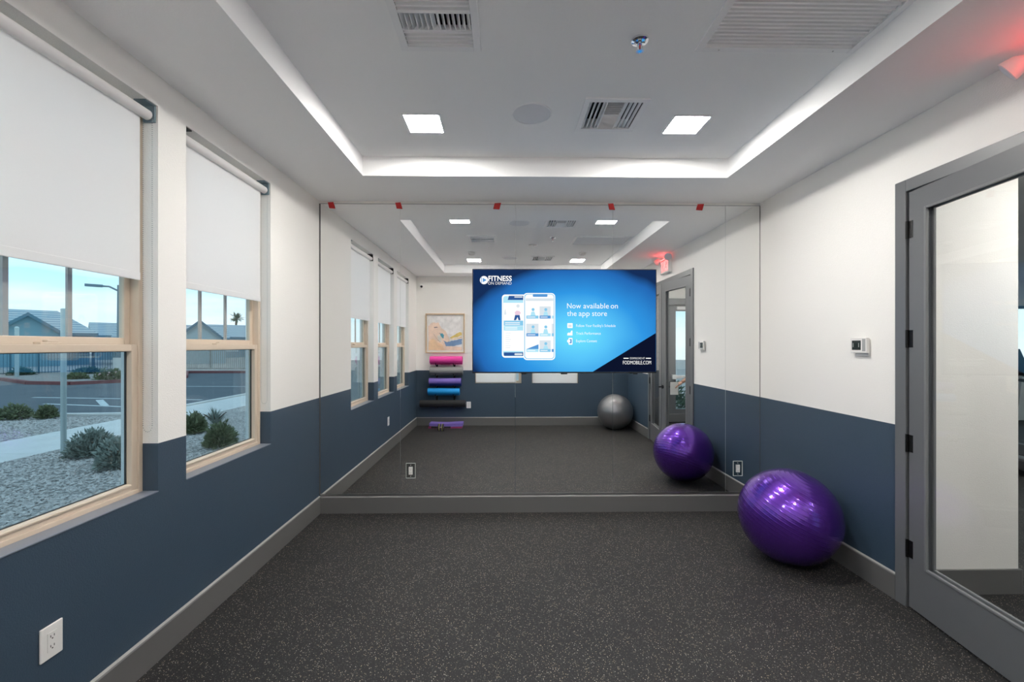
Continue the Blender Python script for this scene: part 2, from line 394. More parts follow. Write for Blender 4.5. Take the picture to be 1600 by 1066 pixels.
TX0, TX1, TY0, TY1 = -1.063, 1.68, 0.05, 3.265
VENT = {'a': (-0.490, -0.115, 1.710, 2.085), 'b': (0.458, 0.836, 2.477, 2.846), 'c': (0.410, 0.785, 0.435, 0.810), 'r': (0.905, 1.673, 1.610, 2.068)}
bm = B()
slab(bm, [XL, XR], [YB, D], [(TX0, TX1, TY0, TY1)], ZS, ZT + 0.05, lambda u, v, w: (u, v, w))
struct('ceiling', bm, 'ceiling_paint', 'white dropped ceiling border around the raised tray', 'ceiling')
bm = B()
slab(bm, [TX0 - 0.1, TX1 + 0.1], [TY0 - 0.1, TY1 + 0.1], [(v[0] + 0.03, v[1] - 0.03, v[2] + 0.03, v[3] - 0.03) for v in VENT.values()], ZT, ZT + 0.06, lambda u, v, w: (u, v, w))
box(bm, (XL - 0.2, YB - 0.2, 3.05), (XR + 0.13, D + 0.15, 3.1))  # unseen slab over the tray, added to block sky light
struct('ceiling', bm, 'ceiling_paint', 'raised white tray ceiling holding the lights and vents', 'ceiling')

def baseboard(name, a, b, n, label, h=0.146):
    """a, b: wall points, n: inward normal"""
    a, b, n = Vector((*a, 0)), Vector((*b, 0)), Vector((*n, 0)); t = 0.014
    bm = B(); prism(bm, [a, a + n * t, a + n * t + Vector((0, 0, h - 0.006)), a + n * (t - 0.005) + Vector((0, 0, h)), a + Vector((0, 0, h))], b - a)
    o = struct(name, bm, 'trim_grey', label, 'baseboard')
    bm = B(); prism(bm, [a + Vector((0, 0, h)), a + n * 0.011 + Vector((0, 0, h)), a + n * 0.007 + Vector((0, 0, h + 0.004)), a + Vector((0, 0, h + 0.007))], b - a)
    mk('caulk_line', bm, 'trim_edge', o)
baseboard('baseboard_left', (XL, YB), (XL, D), (1, 0), 'grey baseboard along the window wall')
baseboard('baseboard_back', (XL, YB), (XR, YB), (0, 1), 'grey baseboard along the wall with the yoga mats')
baseboard('baseboard_front', (XL, D), (XR, D), (0, -1), 'dark grey baseboard below the mirror', 0.143)
baseboard('baseboard_right', (XR, DY1 + 0.07), (XR, D), (-1, 0), 'grey baseboard behind the purple exercise ball')
baseboard('baseboard_right', (XR, YB), (XR, DY0 - 0.07), (-1, 0), 'grey baseboard behind the silver exercise ball')

# ------------------------------------------------------------------ windows and shades
def frame4(bm, X0, X1, y0, y1, z0, z1, w, bev=0.003):
    box(bm, (X0, y0, z0), (X1, y0 + w, z1), bev); box(bm, (X0, y1 - w, z0), (X1, y1, z1), bev)
    box(bm, (X0, y0 + w, z0), (X1, y1 - w, z0 + w), bev); box(bm, (X0, y0 + w, z1 - w), (X1, y1 - w, z1), bev)
    return bm
def make_window(k, y0, y1, label):
    o = thing('window_%d' % k, (-1.70, (y0 + y1) / 2, WZ0), label, 'window', kind='structure')
    mk('frame', frame4(B(), -1.768, -1.70, y0, y1, WZ0, WZ1, 0.024), 'vinyl_tan', o)
    zm = 1.478
    s = mk('lower_sash', frame4(B(), -1.738, -1.706, y0 + 0.022, y1 - 0.022, WZ0 + 0.022, zm, 0.032), 'vinyl_tan', o)
    mk('pane', box(B(), (-1.737, y0 + 0.052, WZ0 + 0.052), (-1.732, y1 - 0.052, zm - 0.030)), 'window_glass', s)
    mk('gasket', frame4(B(), -1.739, -1.730, y0 + 0.0515, y1 - 0.0515, WZ0 + 0.0515, zm - 0.0295, 0.005, 0), 'rubber_gasket', s)
    mk('sash_lock', box(box(B(), (-1.74, (y0 + y1) / 2 - 0.04, zm), (-1.712, (y0 + y1) / 2 + 0.04, zm + 0.008), 0.002), (-1.735, (y0 + y1) / 2 - 0.012, zm + 0.008), (-1.715, (y0 + y1) / 2 + 0.03, zm + 0.016), 0.002), 'vinyl_tan', s)
    mk('pull_rail', box(B(), (-1.708, y0 + 0.06, WZ0 + 0.044), (-1.700, y1 - 0.06, WZ0 + 0.052), 0.002), 'vinyl_tan', s)
    u = mk('upper_sash', frame4(B(), -1.766, -1.740, y0 + 0.022, y1 - 0.022, zm - 0.002, WZ1 - 0.022, 0.032), 'vinyl_tan', o)
    mk('pane', box(B(), (-1.754, y0 + 0.052, zm + 0.028), (-1.749, y1 - 0.052, WZ1 - 0.052)), 'window_glass', u)
    for q in (1, 2):
        yy = y0 + 0.06 + (y1 - y0 - 0.12) * q / 3
        mk('muntin', box(B(), (-1.765, yy - 0.009, zm + 0.03), (-1.755, yy + 0.009, WZ1 - 0.054)), 'muntin_tan', u)
    for q in (1, 2):
        zz = zm + 0.03 + (WZ1 - 0.06 - zm - 0.03) * q / 3
        mk('muntin', box(B(), (-1.764, y0 + 0.054, zz - 0.009), (-1.756, y1 - 0.054, zz + 0.009)), 'muntin_tan', u)
    mk('insect_screen', box(B(), (-1.760, y0 + 0.024, WZ0 + 0.024), (-1.7585, y1 - 0.024, zm)), 'screen_glass', o)
    mk('sill', box(B(), (-1.700, y0, WZ0), (-1.626, y1, WZ0 + 0.006), 0.002), 'sill_grey', o)
    mk('outer_trim', frame4(B(), XW - 0.03, XW, y0 - 0.07, y1 + 0.07, WZ0 - 0.07, WZ1 + 0.07, 0.07, 0), 'white_metal', o)
def make_shade(y0, y1, label, group=None):
    xs, zc = -1.664, 2.545
    o = thing('roller_shade', (xs, (y0 + y1) / 2, zc), label, 'window shade', group)
    a, b = y0 + 0.014, y1 - 0.048
    mk('fabric', box(B(), (xs - 0.012, a + 0.006, 1.80), (xs - 0.0105, b, zc)), 'shade_fabric', o)
    mk('roller_tube', cyl(B(), (xs, a, zc), (xs, y1 - 0.02, zc), 0.0235, n=32), 'shade_fabric', o, smooth='auto')
    mk('hem_bar', box(B(), (xs - 0.016, a + 0.006, 1.772), (xs - 0.007, b, 1.808), 0.003), 'shade_fabric', o)
    for yy, s in ((y0 + 0.002, 1), (y1 - 0.012, -1)):
        bm = B(); box(bm, (xs - 0.028, yy, zc - 0.028), (xs + 0.026, yy + 0.010, WZ1), 0.001); cyl(bm, (xs, yy - 0.001, zc), (xs, yy + 0.016 * s + 0.006, zc), 0.018, n=20)
        box(bm, (xs - 0.028, yy + (0 if s > 0 else -0.05), WZ1 - 0.006), (xs + 0.026, yy + (0.05 if s > 0 else 0.01), WZ1))
        mk('bracket', bm, 'pole_steel' if s < 0 else 'black_metal', o)
    bm = B(); yc = y1 - 0.018; z = zc - 0.01
    for dx in (-0.021, 0.021):
        zz = zc
        while zz > 1.08 + 0.02:
            bmesh.ops.create_icosphere(bm, subdivisions=1, radius=0.0023, matrix=Matrix.Translation((xs + dx, yc, zz))); zz -= 0.0095
    for i in range(9):
        t = math.pi * i / 8
        bmesh.ops.create_icosphere(bm, subdivisions=1, radius=0.0023, matrix=Matrix.Translation((xs + 0.021 * math.cos(t), yc, 1.10 - 0.03 * math.sin(t))))
    mk('bead_chain', bm, 'grey_plastic', o)
WL = ['tan vinyl window beside the mirror', 'tan vinyl window between two others, the middle of the row', 'tan vinyl window of the row that is farthest from the mirror']
SL = ['half-lowered white roller shade on the window beside the mirror', 'half-lowered white roller shade on the middle window of the row', 'half-lowered white roller shade on the window farthest from the mirror']
for i, (a, b) in enumerate(WIN):
    make_window(i + 1, a, b, WL[i]); make_shade(a, b, SL[i], 'roller shades on the window wall')
for i, (a, b) in enumerate(BW):
    nm = ('beside the framed picture', 'on the silver ball side')[i]
    o = thing('window_%d' % (4 + i), ((a + b) / 2, YB - 0.12, 0.765), 'covered window in the back wall ' + nm, 'window', kind='structure')
    bm = B(); f = lambda p0, p1: box(bm, p0, p1, 0.003)
    f((a, YB - 0.2, 0.765), (a + 0.05, YB - 0.1, WZ1)); f((b - 0.05, YB - 0.2, 0.765), (b, YB - 0.1, WZ1)); f((a + 0.05, YB - 0.2, 0.765), (b - 0.05, YB - 0.1, 0.815)); f((a + 0.05, YB - 0.2, WZ1 - 0.05), (b - 0.05, YB - 0.1, WZ1)); f((a + 0.05, YB - 0.19, 1.45), (b - 0.05, YB - 0.11, 1.51))
    mk('frame', bm, 'vinyl_tan', o)
    mk('pane', box(B(), (a + 0.05, YB - 0.155, 0.815), (b - 0.05, YB - 0.15, WZ1 - 0.05)), 'window_glass', o)
    s = thing('roller_shade', ((a + b) / 2, YB - 0.04, 2.545), 'fully lowered white roller shade in the back wall window ' + nm, 'window shade')
    e = b - (0.10 if i == 0 else 0.02)
    zb = 0.785 if i == 0 else 0.772
    mk('fabric', box(B(), (a + 0.015, YB - 0.052, zb), (e, YB - 0.0505, 2.545)), 'shade_fabric', s)
    mk('roller_tube', cyl(B(), (a + 0.01, YB - 0.04, 2.55), (b - 0.01, YB - 0.04, 2.55), 0.0235), 'shade_fabric', s, smooth='auto')
    mk('hem_bar', box(B(), (a + 0.015, YB - 0.057, zb), (e, YB - 0.046, zb + 0.03), 0.003), 'shade_fabric', s)

# ------------------------------------------------------------------ double door
def casing(name, Xa, Xb, label):
    w = 0.068; bm = B(); z1 = DZ + w
    box(bm, (Xa, DY0 - w, 0), (Xb, DY0, z1), 0.003); box(bm, (Xa, DY1, 0), (Xb, DY1 + w, z1), 0.003); box(bm, (Xa, DY0, DZ), (Xb, DY1, z1), 0.003)
    o = struct(name, bm, 'door_grey', label, 'door casing')
    return o
tr1 = casing('trim_1', XR - 0.016, XR, 'grey casing around the double door, facing the exercise room')
bm = B(); box(bm, (XR, DY0 - 0.02, 0), (XR + 0.13, DY0, DZ)); box(bm, (XR, DY1, 0), (XR + 0.13, DY1 + 0.02, DZ)); box(bm, (XR, DY0 - 0.02, DZ), (XR + 0.13, DY1 + 0.02, DZ + 0.02))
box(bm, (XR + 0.055, DY0, 0), (XR + 0.075, DY0 + 0.012, DZ)); box(bm, (XR + 0.055, DY1 - 0.012, 0), (XR + 0.075, DY1, DZ)); box(bm, (XR + 0.055, DY0, DZ - 0.012), (XR + 0.075, DY1, DZ))
mk('jamb', bm, 'door_grey', tr1)
casing('trim_2', XR + 0.13, XR + 0.146, 'grey casing around the double door on the hallway side')
LW = 0.748
def leaf(k, hinge_y, side, ang, label):
    """local x runs from hinge to free edge, local y = thickness towards the hall"""
    o = thing('door_%d' % k, (XR - 0.006, hinge_y, 0), label, 'door', kind='structure')
    # side -1: leaf runs to -Y; +1: to +Y
    def W(x, t, z): return (t, side * x, z)
    def bx(bm, p, q, bev=0.0): return box(bm, W(*p), W(*q), bev)
    t0, t1, z0, z1 = 0.0, 0.044, 0.012, 2.330
    sw, gz0, gz1 = 0.106, 0.262, 2.220
    bm = B()
    for (p, q) in (((0.003, t0, z0), (sw, t1, z1)), ((LW - sw, t0, z0), (LW, t1, z1)), ((sw, t0, z0), (LW - sw, t1, gz0)), ((sw, t0, gz1), (LW - sw, t1, z1))): bx(bm, p, q)
    lf = mk('leaf', bm, 'door_grey', o, local=True)
    bm = B()
    for t in (-0.004, t1 - 0.010):
        for (p, q) in (((sw, t, gz0), (sw + 0.014, t + 0.014, gz1)), ((LW - sw - 0.014, t, gz0), (LW - sw, t + 0.014, gz1)), ((sw + 0.014, t, gz0), (LW - sw - 0.014, t + 0.014, gz0 + 0.014)), ((sw + 0.014, t, gz1 - 0.014), (LW - sw - 0.014, t + 0.014, gz1))): bx(bm, p, q, 0.003)
    mk('glazing_bead', bm, 'door_bead', o, local=True)
    mk('pane', bx(B(), (sw + 0.002, 0.019, gz0 + 0.002), (LW - sw - 0.002, 0.025, gz1 - 0.002)), 'door_glass', o, local=True)
    for z in (2.12, 1.51, 0.925, 0.335):
        bm = B(); cyl(bm, W(-0.004, -0.006, z - 0.05), W(-0.004, -0.006, z + 0.05), 0.0075, n=12); bx(bm, (0.0, -0.0015, z - 0.048), (0.03, 0.0, z + 0.048))
        mk('hinge', bm, 'black_metal', o, local=True)
    if k == 1:
        bm = B(); x = LW - 0.036; z = 0.90
        for s in (-1, 1):
            ts = t0 if s < 0 else t1
            cyl(bm, W(x, ts, z), W(x, ts + s * 0.010, z), 0.026, n=20); cyl(bm, W(x, ts + s * 0.010, z), W(x, ts + s * 0.050, z), 0.009, n=12)
            bx(bm, (x - 0.012, ts + s * 0.040, z - 0.010), (x + 0.030, ts + s * 0.056, z + 0.010), 0.005)
        mk('handle', bm, 'black_metal', o, local=True)
    o.rotation_euler = (0, 0, ang)
    return o
leaf(1, DY1 - 0.008, -1, R(-7.0), 'grey glazed door leaf ajar next to the thermostat')
leaf(2, DY0 + 0.008, 1, R(7.0), 'grey glazed door leaf ajar on the side of the silver ball')

# ------------------------------------------------------------------ hallway and gym beyond the door
HB = -0.5
XO = XR + 0.13
struct('wall_hall_front', box(B(), (XO, 2.54, 0), (3.05, 2.68, ZS)), 'cream_paint', 'cream hallway wall seen through the door glass', 'wall')
struct('wall_hall_side', box(B(), (2.93, 2.68, 0), (3.05, 8.4, ZS)), 'cream_paint', 'cream wall of the gym beyond the hallway', 'wall')
struct('wall_hall_back', slab(B(), [XO, 6.2], [0, ZS], [(3.02, 4.10, 0, 2.36)], HB, HB - 0.2, lambda u, v, w: (u, w, v)), 'wall_paint', 'hallway wall around the exterior door', 'wall')
struct('wall_hall_end', box(B(), (6.2, HB - 0.2, 0), (6.35, 2.0, ZS)), 'cream_paint', 'cream wall at the far end of the hallway', 'wall')
struct('ceiling_hall', box(B(), (XO, HB - 0.2, ZS), (11.0, 8.6, ZS + 0.1)), 'ceiling_paint', 'flat ceiling over the hallway and the gym', 'ceiling')
struct('wall_gym_end', slab(B(), [2.93, 11.0], [0, ZS], [(6.6, 8.6, 0.85, 2.25), (8.75, 10.7, 0.85, 2.25)], 8.4, 8.6, lambda u, v, w: (u, w, v)), 'cream_paint', 'gym end wall with windows behind the treadmill', 'wall')
struct('wall_gym_side', box(B(), (11.0, 2.0, 0), (11.15, 8.6, ZS)), 'cream_paint', 'far side wall of the gym', 'wall')
bm = B(); h = 0.146
box(bm, (XO, 2.526, 0), (3.05, 2.54, h), 0.002); box(bm, (3.05, 2.526, 0), (3.064, 8.4, h), 0.002)
struct('baseboard_hall', bm, 'trim_grey', 'grey baseboard of the hallway wall outside the door', 'baseboard')
struct('baseboard_hall_back', box(B(), (XO, HB, 0), (3.0, HB + 0.014, h), 0.002), 'trim_grey', 'grey baseboard beside the exterior door', 'baseboard')
struct('trim_3', box(B(), (2.845, HB, 0.1), (2.925, HB + 0.03, 2.36), 0.003), 'cream_paint', 'cream upright trim board beside the exterior door', 'trim')
for i, (a, b) in enumerate(((6.6, 8.6), (8.75, 10.7))):
    o = thing('window_%d' % (6 + i), ((a + b) / 2, 8.5, 0.85), ('gym window seen past the edge of the hallway wall', 'gym window nearest the far side wall')[i], 'window', kind='structure')
    bm = B()
    for p, q in (((a, 8.45, 0.85), (a + 0.05, 8.55, 2.25)), ((b - 0.05, 8.45, 0.85), (b, 8.55, 2.25)), ((a, 8.45, 0.85), (b, 8.55, 0.9)), ((a, 8.45, 2.2), (b, 8.55, 2.25)), (((a + b) / 2 - 0.03, 8.45, 0.9), ((a + b) / 2 + 0.03, 8.55, 2.2))): box(bm, p, q)
    mk('frame', bm, 'door_grey', o); mk('pane', box(B(), (a + 0.05, 8.495, 0.9), (b - 0.05, 8.5, 2.2)), 'window_glass', o)
# exterior door at the back of the hallway
o = thing('door_3', (3.56, HB - 0.08, 0), 'grey exterior door with glass lite and push bar in the hallway', 'door', kind='structure')
bm = B(); y0, y1 = HB - 0.10, HB - 0.055
for p, q in (((3.085, y0, 0.02), (3.245, y1, 2.24)), ((3.875, y0, 0.02), (4.035, y1, 2.24)), ((3.245, y0, 0.02), (3.875, y1, 0.262)), ((3.245, y0, 2.125), (3.875, y1, 2.24))): box(bm, p, q)
mk('leaf', bm, 'door_grey', o); mk('pane', box(B(), (3.245, HB - 0.08, 0.262), (3.875, HB - 0.074, 2.125)), 'window_glass', o)
bm = B(); box(bm, (3.02, HB - 0.15, 0), (3.085, HB, 2.36)); box(bm, (4.035, HB - 0.15, 0), (4.10, HB, 2.36)); box(bm, (3.085, HB - 0.15, 2.24), (4.035, HB, 2.36))
mk('frame', bm, 'door_grey', o)
bm = B(); box(bm, (3.16, y1, 0.845), (3.96, y1 + 0.05, 0.90), 0.008); box(bm, (3.16, y1 - 0.001, 0.83), (3.24, y1 + 0.06, 0.915), 0.008)
mk('push_bar', bm, 'white_metal', o)
bm = B(); box(bm, (3.25, y1, 2.145), (3.50, y1 + 0.06, 2.205), 0.006); tube(bm, [(3.42, y1 + 0.065, 2.21), (3.62, y1 + 0.18, 2.25), (3.75, y1 + 0.05, 2.27)], 0.01)
mk('door_closer', bm, 'white_metal', o)
mk('threshold', box(B(), (3.02, HB - 0.15, 0), (4.10, HB, 0.02)), 'black_metal', o)
# hallway and gym lamps: unseen panels added to brighten those rooms
def panel_light(name, x, y, z, w, label, cat='ceiling light', group=None):
    o = thing(name, (x, y, z), label, cat, group)
    bm = B(); t = 0.012
    for p, q in (((x - w - t, y - w - t, z - 0.006), (x - w, y + w + t, z)), ((x + w, y - w - t, z - 0.006), (x + w + t, y + w + t, z)), ((x - w, y - w - t, z - 0.006), (x + w, y - w, z)), ((x - w, y + w, z - 0.006), (x + w, y + w + t, z))): box(bm, p, q)
    mk('frame', bm, 'white_metal', o)
    mk('diffuser', box(B(), (x - w, y - w, z - 0.0062), (x + w, y + w, z)), 'lamp_panel', o)
    return o
panel_light('ceiling_light', 3.6, 0.6, ZS, 0.105, 'unseen square LED panel added to light the hallway near the exterior door')
panel_light('ceiling_light', 3.35, 1.75, ZS, 0.105, 'unseen square LED panel added to light the hallway near the double door')
panel_light('ceiling_light', 6.0, 5.2, ZS, 0.105, 'unseen square LED panel added to light the gym over the treadmill')
# four panel lights of the room
G = 'square LED panels in the tray ceiling'
panel_light('ceiling_light', -0.515, 2.775, ZT, 0.107, 'bright square LED panel at the mirror end of the tray, on the window side', group=G)
panel_light('ceiling_light', 1.155, 2.765, ZT, 0.107, 'bright square LED panel at the mirror end of the tray, on the door side', group=G)
panel_light('ceiling_light', -0.515, 0.45, ZT, 0.107, 'bright square LED panel reflected in the mirror, window side at the back', group=G)
panel_light('ceiling_light', 1.20, 0.46, ZT, 0.107, 'bright square LED panel reflected in the mirror, door side at the back', group=G)

# ------------------------------------------------------------------ ceiling fixtures
def rot3(ax, a): return Matrix.Rotation(a, 3, ax)
def register(v, turned, label):
    x0, x1, y0, y1 = v; cx, cy = (x0 + x1) / 2, (y0 + y1) / 2; h = (x1 - x0) / 2
    o = thing('air_register', (cx, cy, ZT), label, 'air vent', 'square supply air registers')
    if turned: o.rotation_euler.z = R(90)
    bm = B(); i = h - 0.034
    for p, q in (((-h, -h), (-i, h)), ((i, -h), (h, h)), ((-i, -h), (i, -i)), ((-i, i), (i, h))): box(bm, (*p, -0.008), (*q, 0.001), 0.002)
    mk('frame', bm, 'white_metal', o, local=True)
    bm = B(); box(bm, (-i, -i, 0.10), (i, i, 0.11))
    for p, q in (((-i - 0.003, -i, 0), (-i, i, 0.11)), ((i, -i, 0), (i + 0.003, i, 0.11)), ((-i, -i - 0.003, 0), (i, -i, 0.11)), ((-i, i, 0), (i, i + 0.003, 0.11))): box(bm, p, q)
    mk('duct_boot', bm, 'vent_dark', o, local=True)
    third = 2 * i / 3
    for s in (-1, 1):
        for k in range(4):
            y = s * (i - third * (k + 0.5) / 4)
            mk('louver', box(obox(B(), (0, y, 0.006), (2 * i, 0.0175, 0.0016), rot3('X', R(-14) if not turned else (R(-42) if s > 0 else R(24)))), (-i, y + 0.0075, -0.003), (i, y + 0.009, 0.004)), 'white_metal', o, local=True)
        mk('divider', box(B(), (-i, s * third / 2 - 0.002, -0.006), (i, s * third / 2 + 0.002, 0.02)), 'white_metal', o, local=True)
    for k in range(14):
        x = -i + 2 * i * (k + 0.5) / 14; s = 1 if k < 7 else -1
        mk('fin', obox(B(), (x, 0, 0.006), (0.0018, third - 0.006, 0.026), rot3('Y', s * R(35))), 'white_metal', o, local=True)
    return o
register(VENT['a'], False, 'square white air register with cross fins in its middle band')
register(VENT['b'], True, 'square white air register between the round speaker and an LED panel')
register(VENT['c'], True, 'square white air register reflected in the mirror, at the back of the tray')
x0, x1, y0, y1 = VENT['r']
o = thing('return_grille', ((x0 + x1) / 2, (y0 + y1) / 2, ZT), 'wide white return air grille with long parallel louvers', 'air vent')
bm = B(); t = 0.034
for p, q in (((x0, y0), (x0 + t, y1)), ((x1 - t, y0), (x1, y1)), ((x0 + t, y0), (x1 - t, y0 + t)), ((x0 + t, y1 - t), (x1 - t, y1))): box(bm, (*p, ZT - 0.008), (*q, ZT + 0.001), 0.002)
mk('frame', bm, 'white_metal', o)
bm = B(); box(bm, (x0 + t, y0 + t, ZT + 0.06), (x1 - t, y1 - t, ZT + 0.07)); mk('duct_boot', bm, 'vent_dark', o)
n = 17
for k in range(n):
    y = y0 + t + (y1 - y0 - 2 * t) * (k + 0.5) / n
    mk('louver', box(obox(B(), ((x0 + x1) / 2, y, ZT + 0.006), (x1 - x0 - 2 * t, 0.0150, 0.0016), rot3('X', R(-16))), (x0 + t, y + 0.0064, ZT - 0.004), (x1 - t, y + 0.008, ZT + 0.004)), 'white_metal', o)
for xx in (x0 + 0.11, x1 - 0.11):
    mk('screw', cyl(B(), (xx, y1 - 0.016, ZT - 0.0095), (xx, y1 - 0.016, ZT - 0.007), 0.004, n=10), 'aluminium', o)
def speaker(x, y, r, label):
    o = thing('ceiling_speaker', (x, y, ZT), label, 'speaker', 'round ceiling speakers')
    mk('rim', lathe(B(), [(r - 0.008, 0), (r - 0.007, -0.005), (r, -0.004), (r + 0.002, 0)], (x, y, ZT), 40), 'white_metal', o, smooth='auto')
    mk('grille_cloth', lathe(B(), [(0.001, -0.0045), (r * 0.6, -0.0045), (r - 0.008, -0.003), (r - 0.008, 0)], (x, y, ZT), 40), 'speaker_cloth', o, smooth='auto')
speaker(0.162, 2.652, 0.122, 'round flush ceiling speaker between the LED panels at the mirror end')
speaker(0.08, 0.64, 0.122, 'round flush ceiling speaker reflected in the mirror, at the back of the tray')
o = thing('fire_sprinkler', (0.622, 2.0, ZT), 'chrome pendent fire sprinkler hanging from the tray ceiling', 'sprinkler')
x, y = 0.622, 2.0
mk('escutcheon', lathe(B(), [(0.012, 0), (0.040, -0.001), (0.038, -0.008), (0.026, -0.012), (0.022, -0.004), (0.010, -0.003)], (x, y, ZT), 32), 'chrome', o, smooth='auto')
bm = B(); cyl(bm, (x, y, ZT), (x, y, ZT - 0.02), 0.009, n=12); tube(bm, [(x - 0.008, y, ZT - 0.02), (x - 0.012, y, ZT - 0.033), (x, y, ZT - 0.05)], 0.0022, 6); tube(bm, [(x + 0.008, y, ZT - 0.02), (x + 0.012, y, ZT - 0.033), (x, y, ZT - 0.05)], 0.0022, 6)
mk('yoke', bm, 'chrome', o, smooth='auto')
mk('bulb', cyl(B(), (x, y, ZT - 0.018), (x, y, ZT - 0.046), 0.003, n=10), 'exit_red' if False else 'red_tape', o)
bm = B(); cyl(bm, (x, y, ZT - 0.050), (x, y, ZT - 0.054), 0.008, n=12)
for k in range(12):
    a = 2 * math.pi * k / 12; obox(bm, (x + 0.011 * math.cos(a), y + 0.011 * math.sin(a), ZT - 0.053), (0.014, 0.003, 0.0012), Matrix.Rotation(a, 3, 'Z'))
mk('deflector', bm, 'chrome', o)
def smoke(x, y, label, r=0.055):
    o = thing('smoke_detector', (x, y, ZT), label, 'smoke detector', 'smoke detectors')
    mk('base', cyl(B(), (x, y, ZT), (x, y, ZT - 0.012), r, n=32), 'white_plastic', o, smooth='auto')
    mk('cover', lathe(B(), [(0.9 * r, -0.012), (0.88 * r, -0.03), (0.6 * r, -0.042), (0.001, -0.044)], (x, y, ZT), 32), 'white_plastic', o, smooth='auto')
smoke(-0.51, 1.046, 'small white smoke detector reflected in the mirror, window side'); smoke(1.18, 1.05, 'small white smoke detector reflected in the mirror, door side')
o = thing('motion_sensor', (0.39, 1.57, ZT), 'flat white round sensor in the middle of the tray ceiling', 'sensor')
mk('body', lathe(B(), [(0.06, 0), (0.058, -0.012), (0.035, -0.018), (0.001, -0.018)], (0.39, 1.57, ZT), 32), 'white_plastic', o, smooth='auto')
mk('lens', ball(B(), (0.39, 1.57, ZT - 0.016), 0.022, sc_=(1, 1, 0.6)), 'white_metal', o, smooth=True)

# ------------------------------------------------------------------ mirror wall
MB0, MT = 0.160, 2.716
o = thing('wall_mirror', (0.3, D, MB0), 'wall-to-wall mirror of five glass panels behind the television', 'mirror')
seams = [XL + 0.012, -0.920, 0.089, 0.952, 1.958, XR - 0.004]
for a, b in zip(seams, seams[1:]):
    bm = B(); box(bm, (a + 0.0013, D - 0.006, MB0), (b - 0.0013, D - 0.0005, MT))
    bm.normal_update()
    for f in bm.faces: f.material_index = 0 if f.normal.y < -0.9 else 1
    mk('mirror_panel', bm, ['mirror_silver', 'mirror_edge'], o)
bm = B(); box(bm, (XL + 0.012, D - 0.0085, MB0 - 0.008), (XR - 0.003, D - 0.0065, MB0 + 0.010)); box(bm, (XL + 0.012, D - 0.0085, MB0 - 0.010), (XR - 0.003, D, MB0 - 0.008))
mk('bottom_channel', bm, 'aluminium', o)
bm = B(); box(bm, (XL + 0.0005, D - 0.0055, MB0), (XL + 0.0115, D - 0.0002, MT)); mk('gap_shade', bm, 'edge_gap_shade', o)  # solid dark strip paints the shade in the mirror's side gap
bm = B(); box(bm, (XL + 0.012, D - 0.0085, MT - 0.004), (XR - 0.003, D, MT + 0.003)); mk('top_channel', bm, 'aluminium', o)
bm = B(); box(bm, (XR - 0.0038, D - 0.0075, MB0), (XR - 0.0005, D - 0.0002, MT)); mk('gap_shade', bm, 'edge_gap_shade', o)
for i, (x, a, w) in enumerate(((-1.527, 12, 0.052), (-0.940, 14, 0.050), (-0.066, -8, 0.054), (0.935, 4, 0.050), (1.735, -14, 0.054))):
    z = 2.716; hh = 0.056
    sl = 0.012 * (1 if a > 0 else -1)
    bm = B(); y = D - 0.0088
    prism(bm, [(x - w / 2, y, z + 0.010), (x + w / 2 - sl * 0.3, y, z + 0.013), (x + w / 2 + sl, y, z - hh * 0.78), (x - w / 2 + sl, y, z - hh * 0.72)], (0, -0.001, 0))
    L5 = ['red tape scrap on the mirror edge nearest the window wall', 'red tape scrap over the mirror seam nearest the windows', 'red tape scrap above the television on the logo side', 'red tape scrap over the mirror seam above the television', 'red tape scrap on the mirror edge toward the door']
    tag(mk('tape_piece', bm, 'red_tape', None, origin=(x, y, z)), L5[i], 'tape', 'red tape scraps along the mirror top')
def mirror_plate(x, z, label):
    o = thing('wall_outlet', (x, D - 0.006, z), label, 'outlet'); y = D - 0.0065
    mk('cover_plate', box(B(), (x - 0.040, y - 0.004, z - 0.065), (x + 0.040, y, z + 0.065), 0.0015), 'clear_acrylic', o)
    bm = B(); e = 0.0022
    for p, q in (((x - 0.041, z - 0.066), (x - 0.041 + e, z + 0.066)), ((x + 0.041 - e, z - 0.066), (x + 0.041, z + 0.066)), ((x - 0.041, z - 0.066), (x + 0.041, z - 0.066 + e)), ((x - 0.041, z + 0.066 - e), (x + 0.041, z + 0.066))): box(bm, (p[0], y - 0.005, p[1]), (q[0], y, q[1]))
    mk('bevel_rim', bm, 'mirror_edge', o)
    d = mk('receptacle', box(B(), (x - 0.0165, y - 0.007, z - 0.0335), (x + 0.0165, y - 0.0035, z + 0.0335), 0.001), 'white_plastic', o)
    bm = B()
    for dz in (-0.017, 0.017):
        for dx in (-0.006, 0.006): box(bm, (x + dx - 0.001, y - 0.0075, z + dz - 0.004), (x + dx + 0.001, y - 0.0065, z + dz + 0.004))
        cyl(bm, (x, y - 0.0075, z + dz - 0.009), (x, y - 0.0065, z + dz - 0.009), 0.002, n=8)
    mk('slots', bm, 'slot_dark', d)
    for dz in (-0.049, 0.049): mk('screw', cyl(B(), (x, y - 0.006, z + dz), (x, y - 0.003, z + dz), 0.0035, n=10), 'aluminium', o)
mirror_plate(-0.83, 0.371, 'white outlet behind a clear plate set in the mirror near the window wall')
mirror_plate(2.068, 0.378, 'white outlet behind a clear plate set in the mirror beside the purple ball')

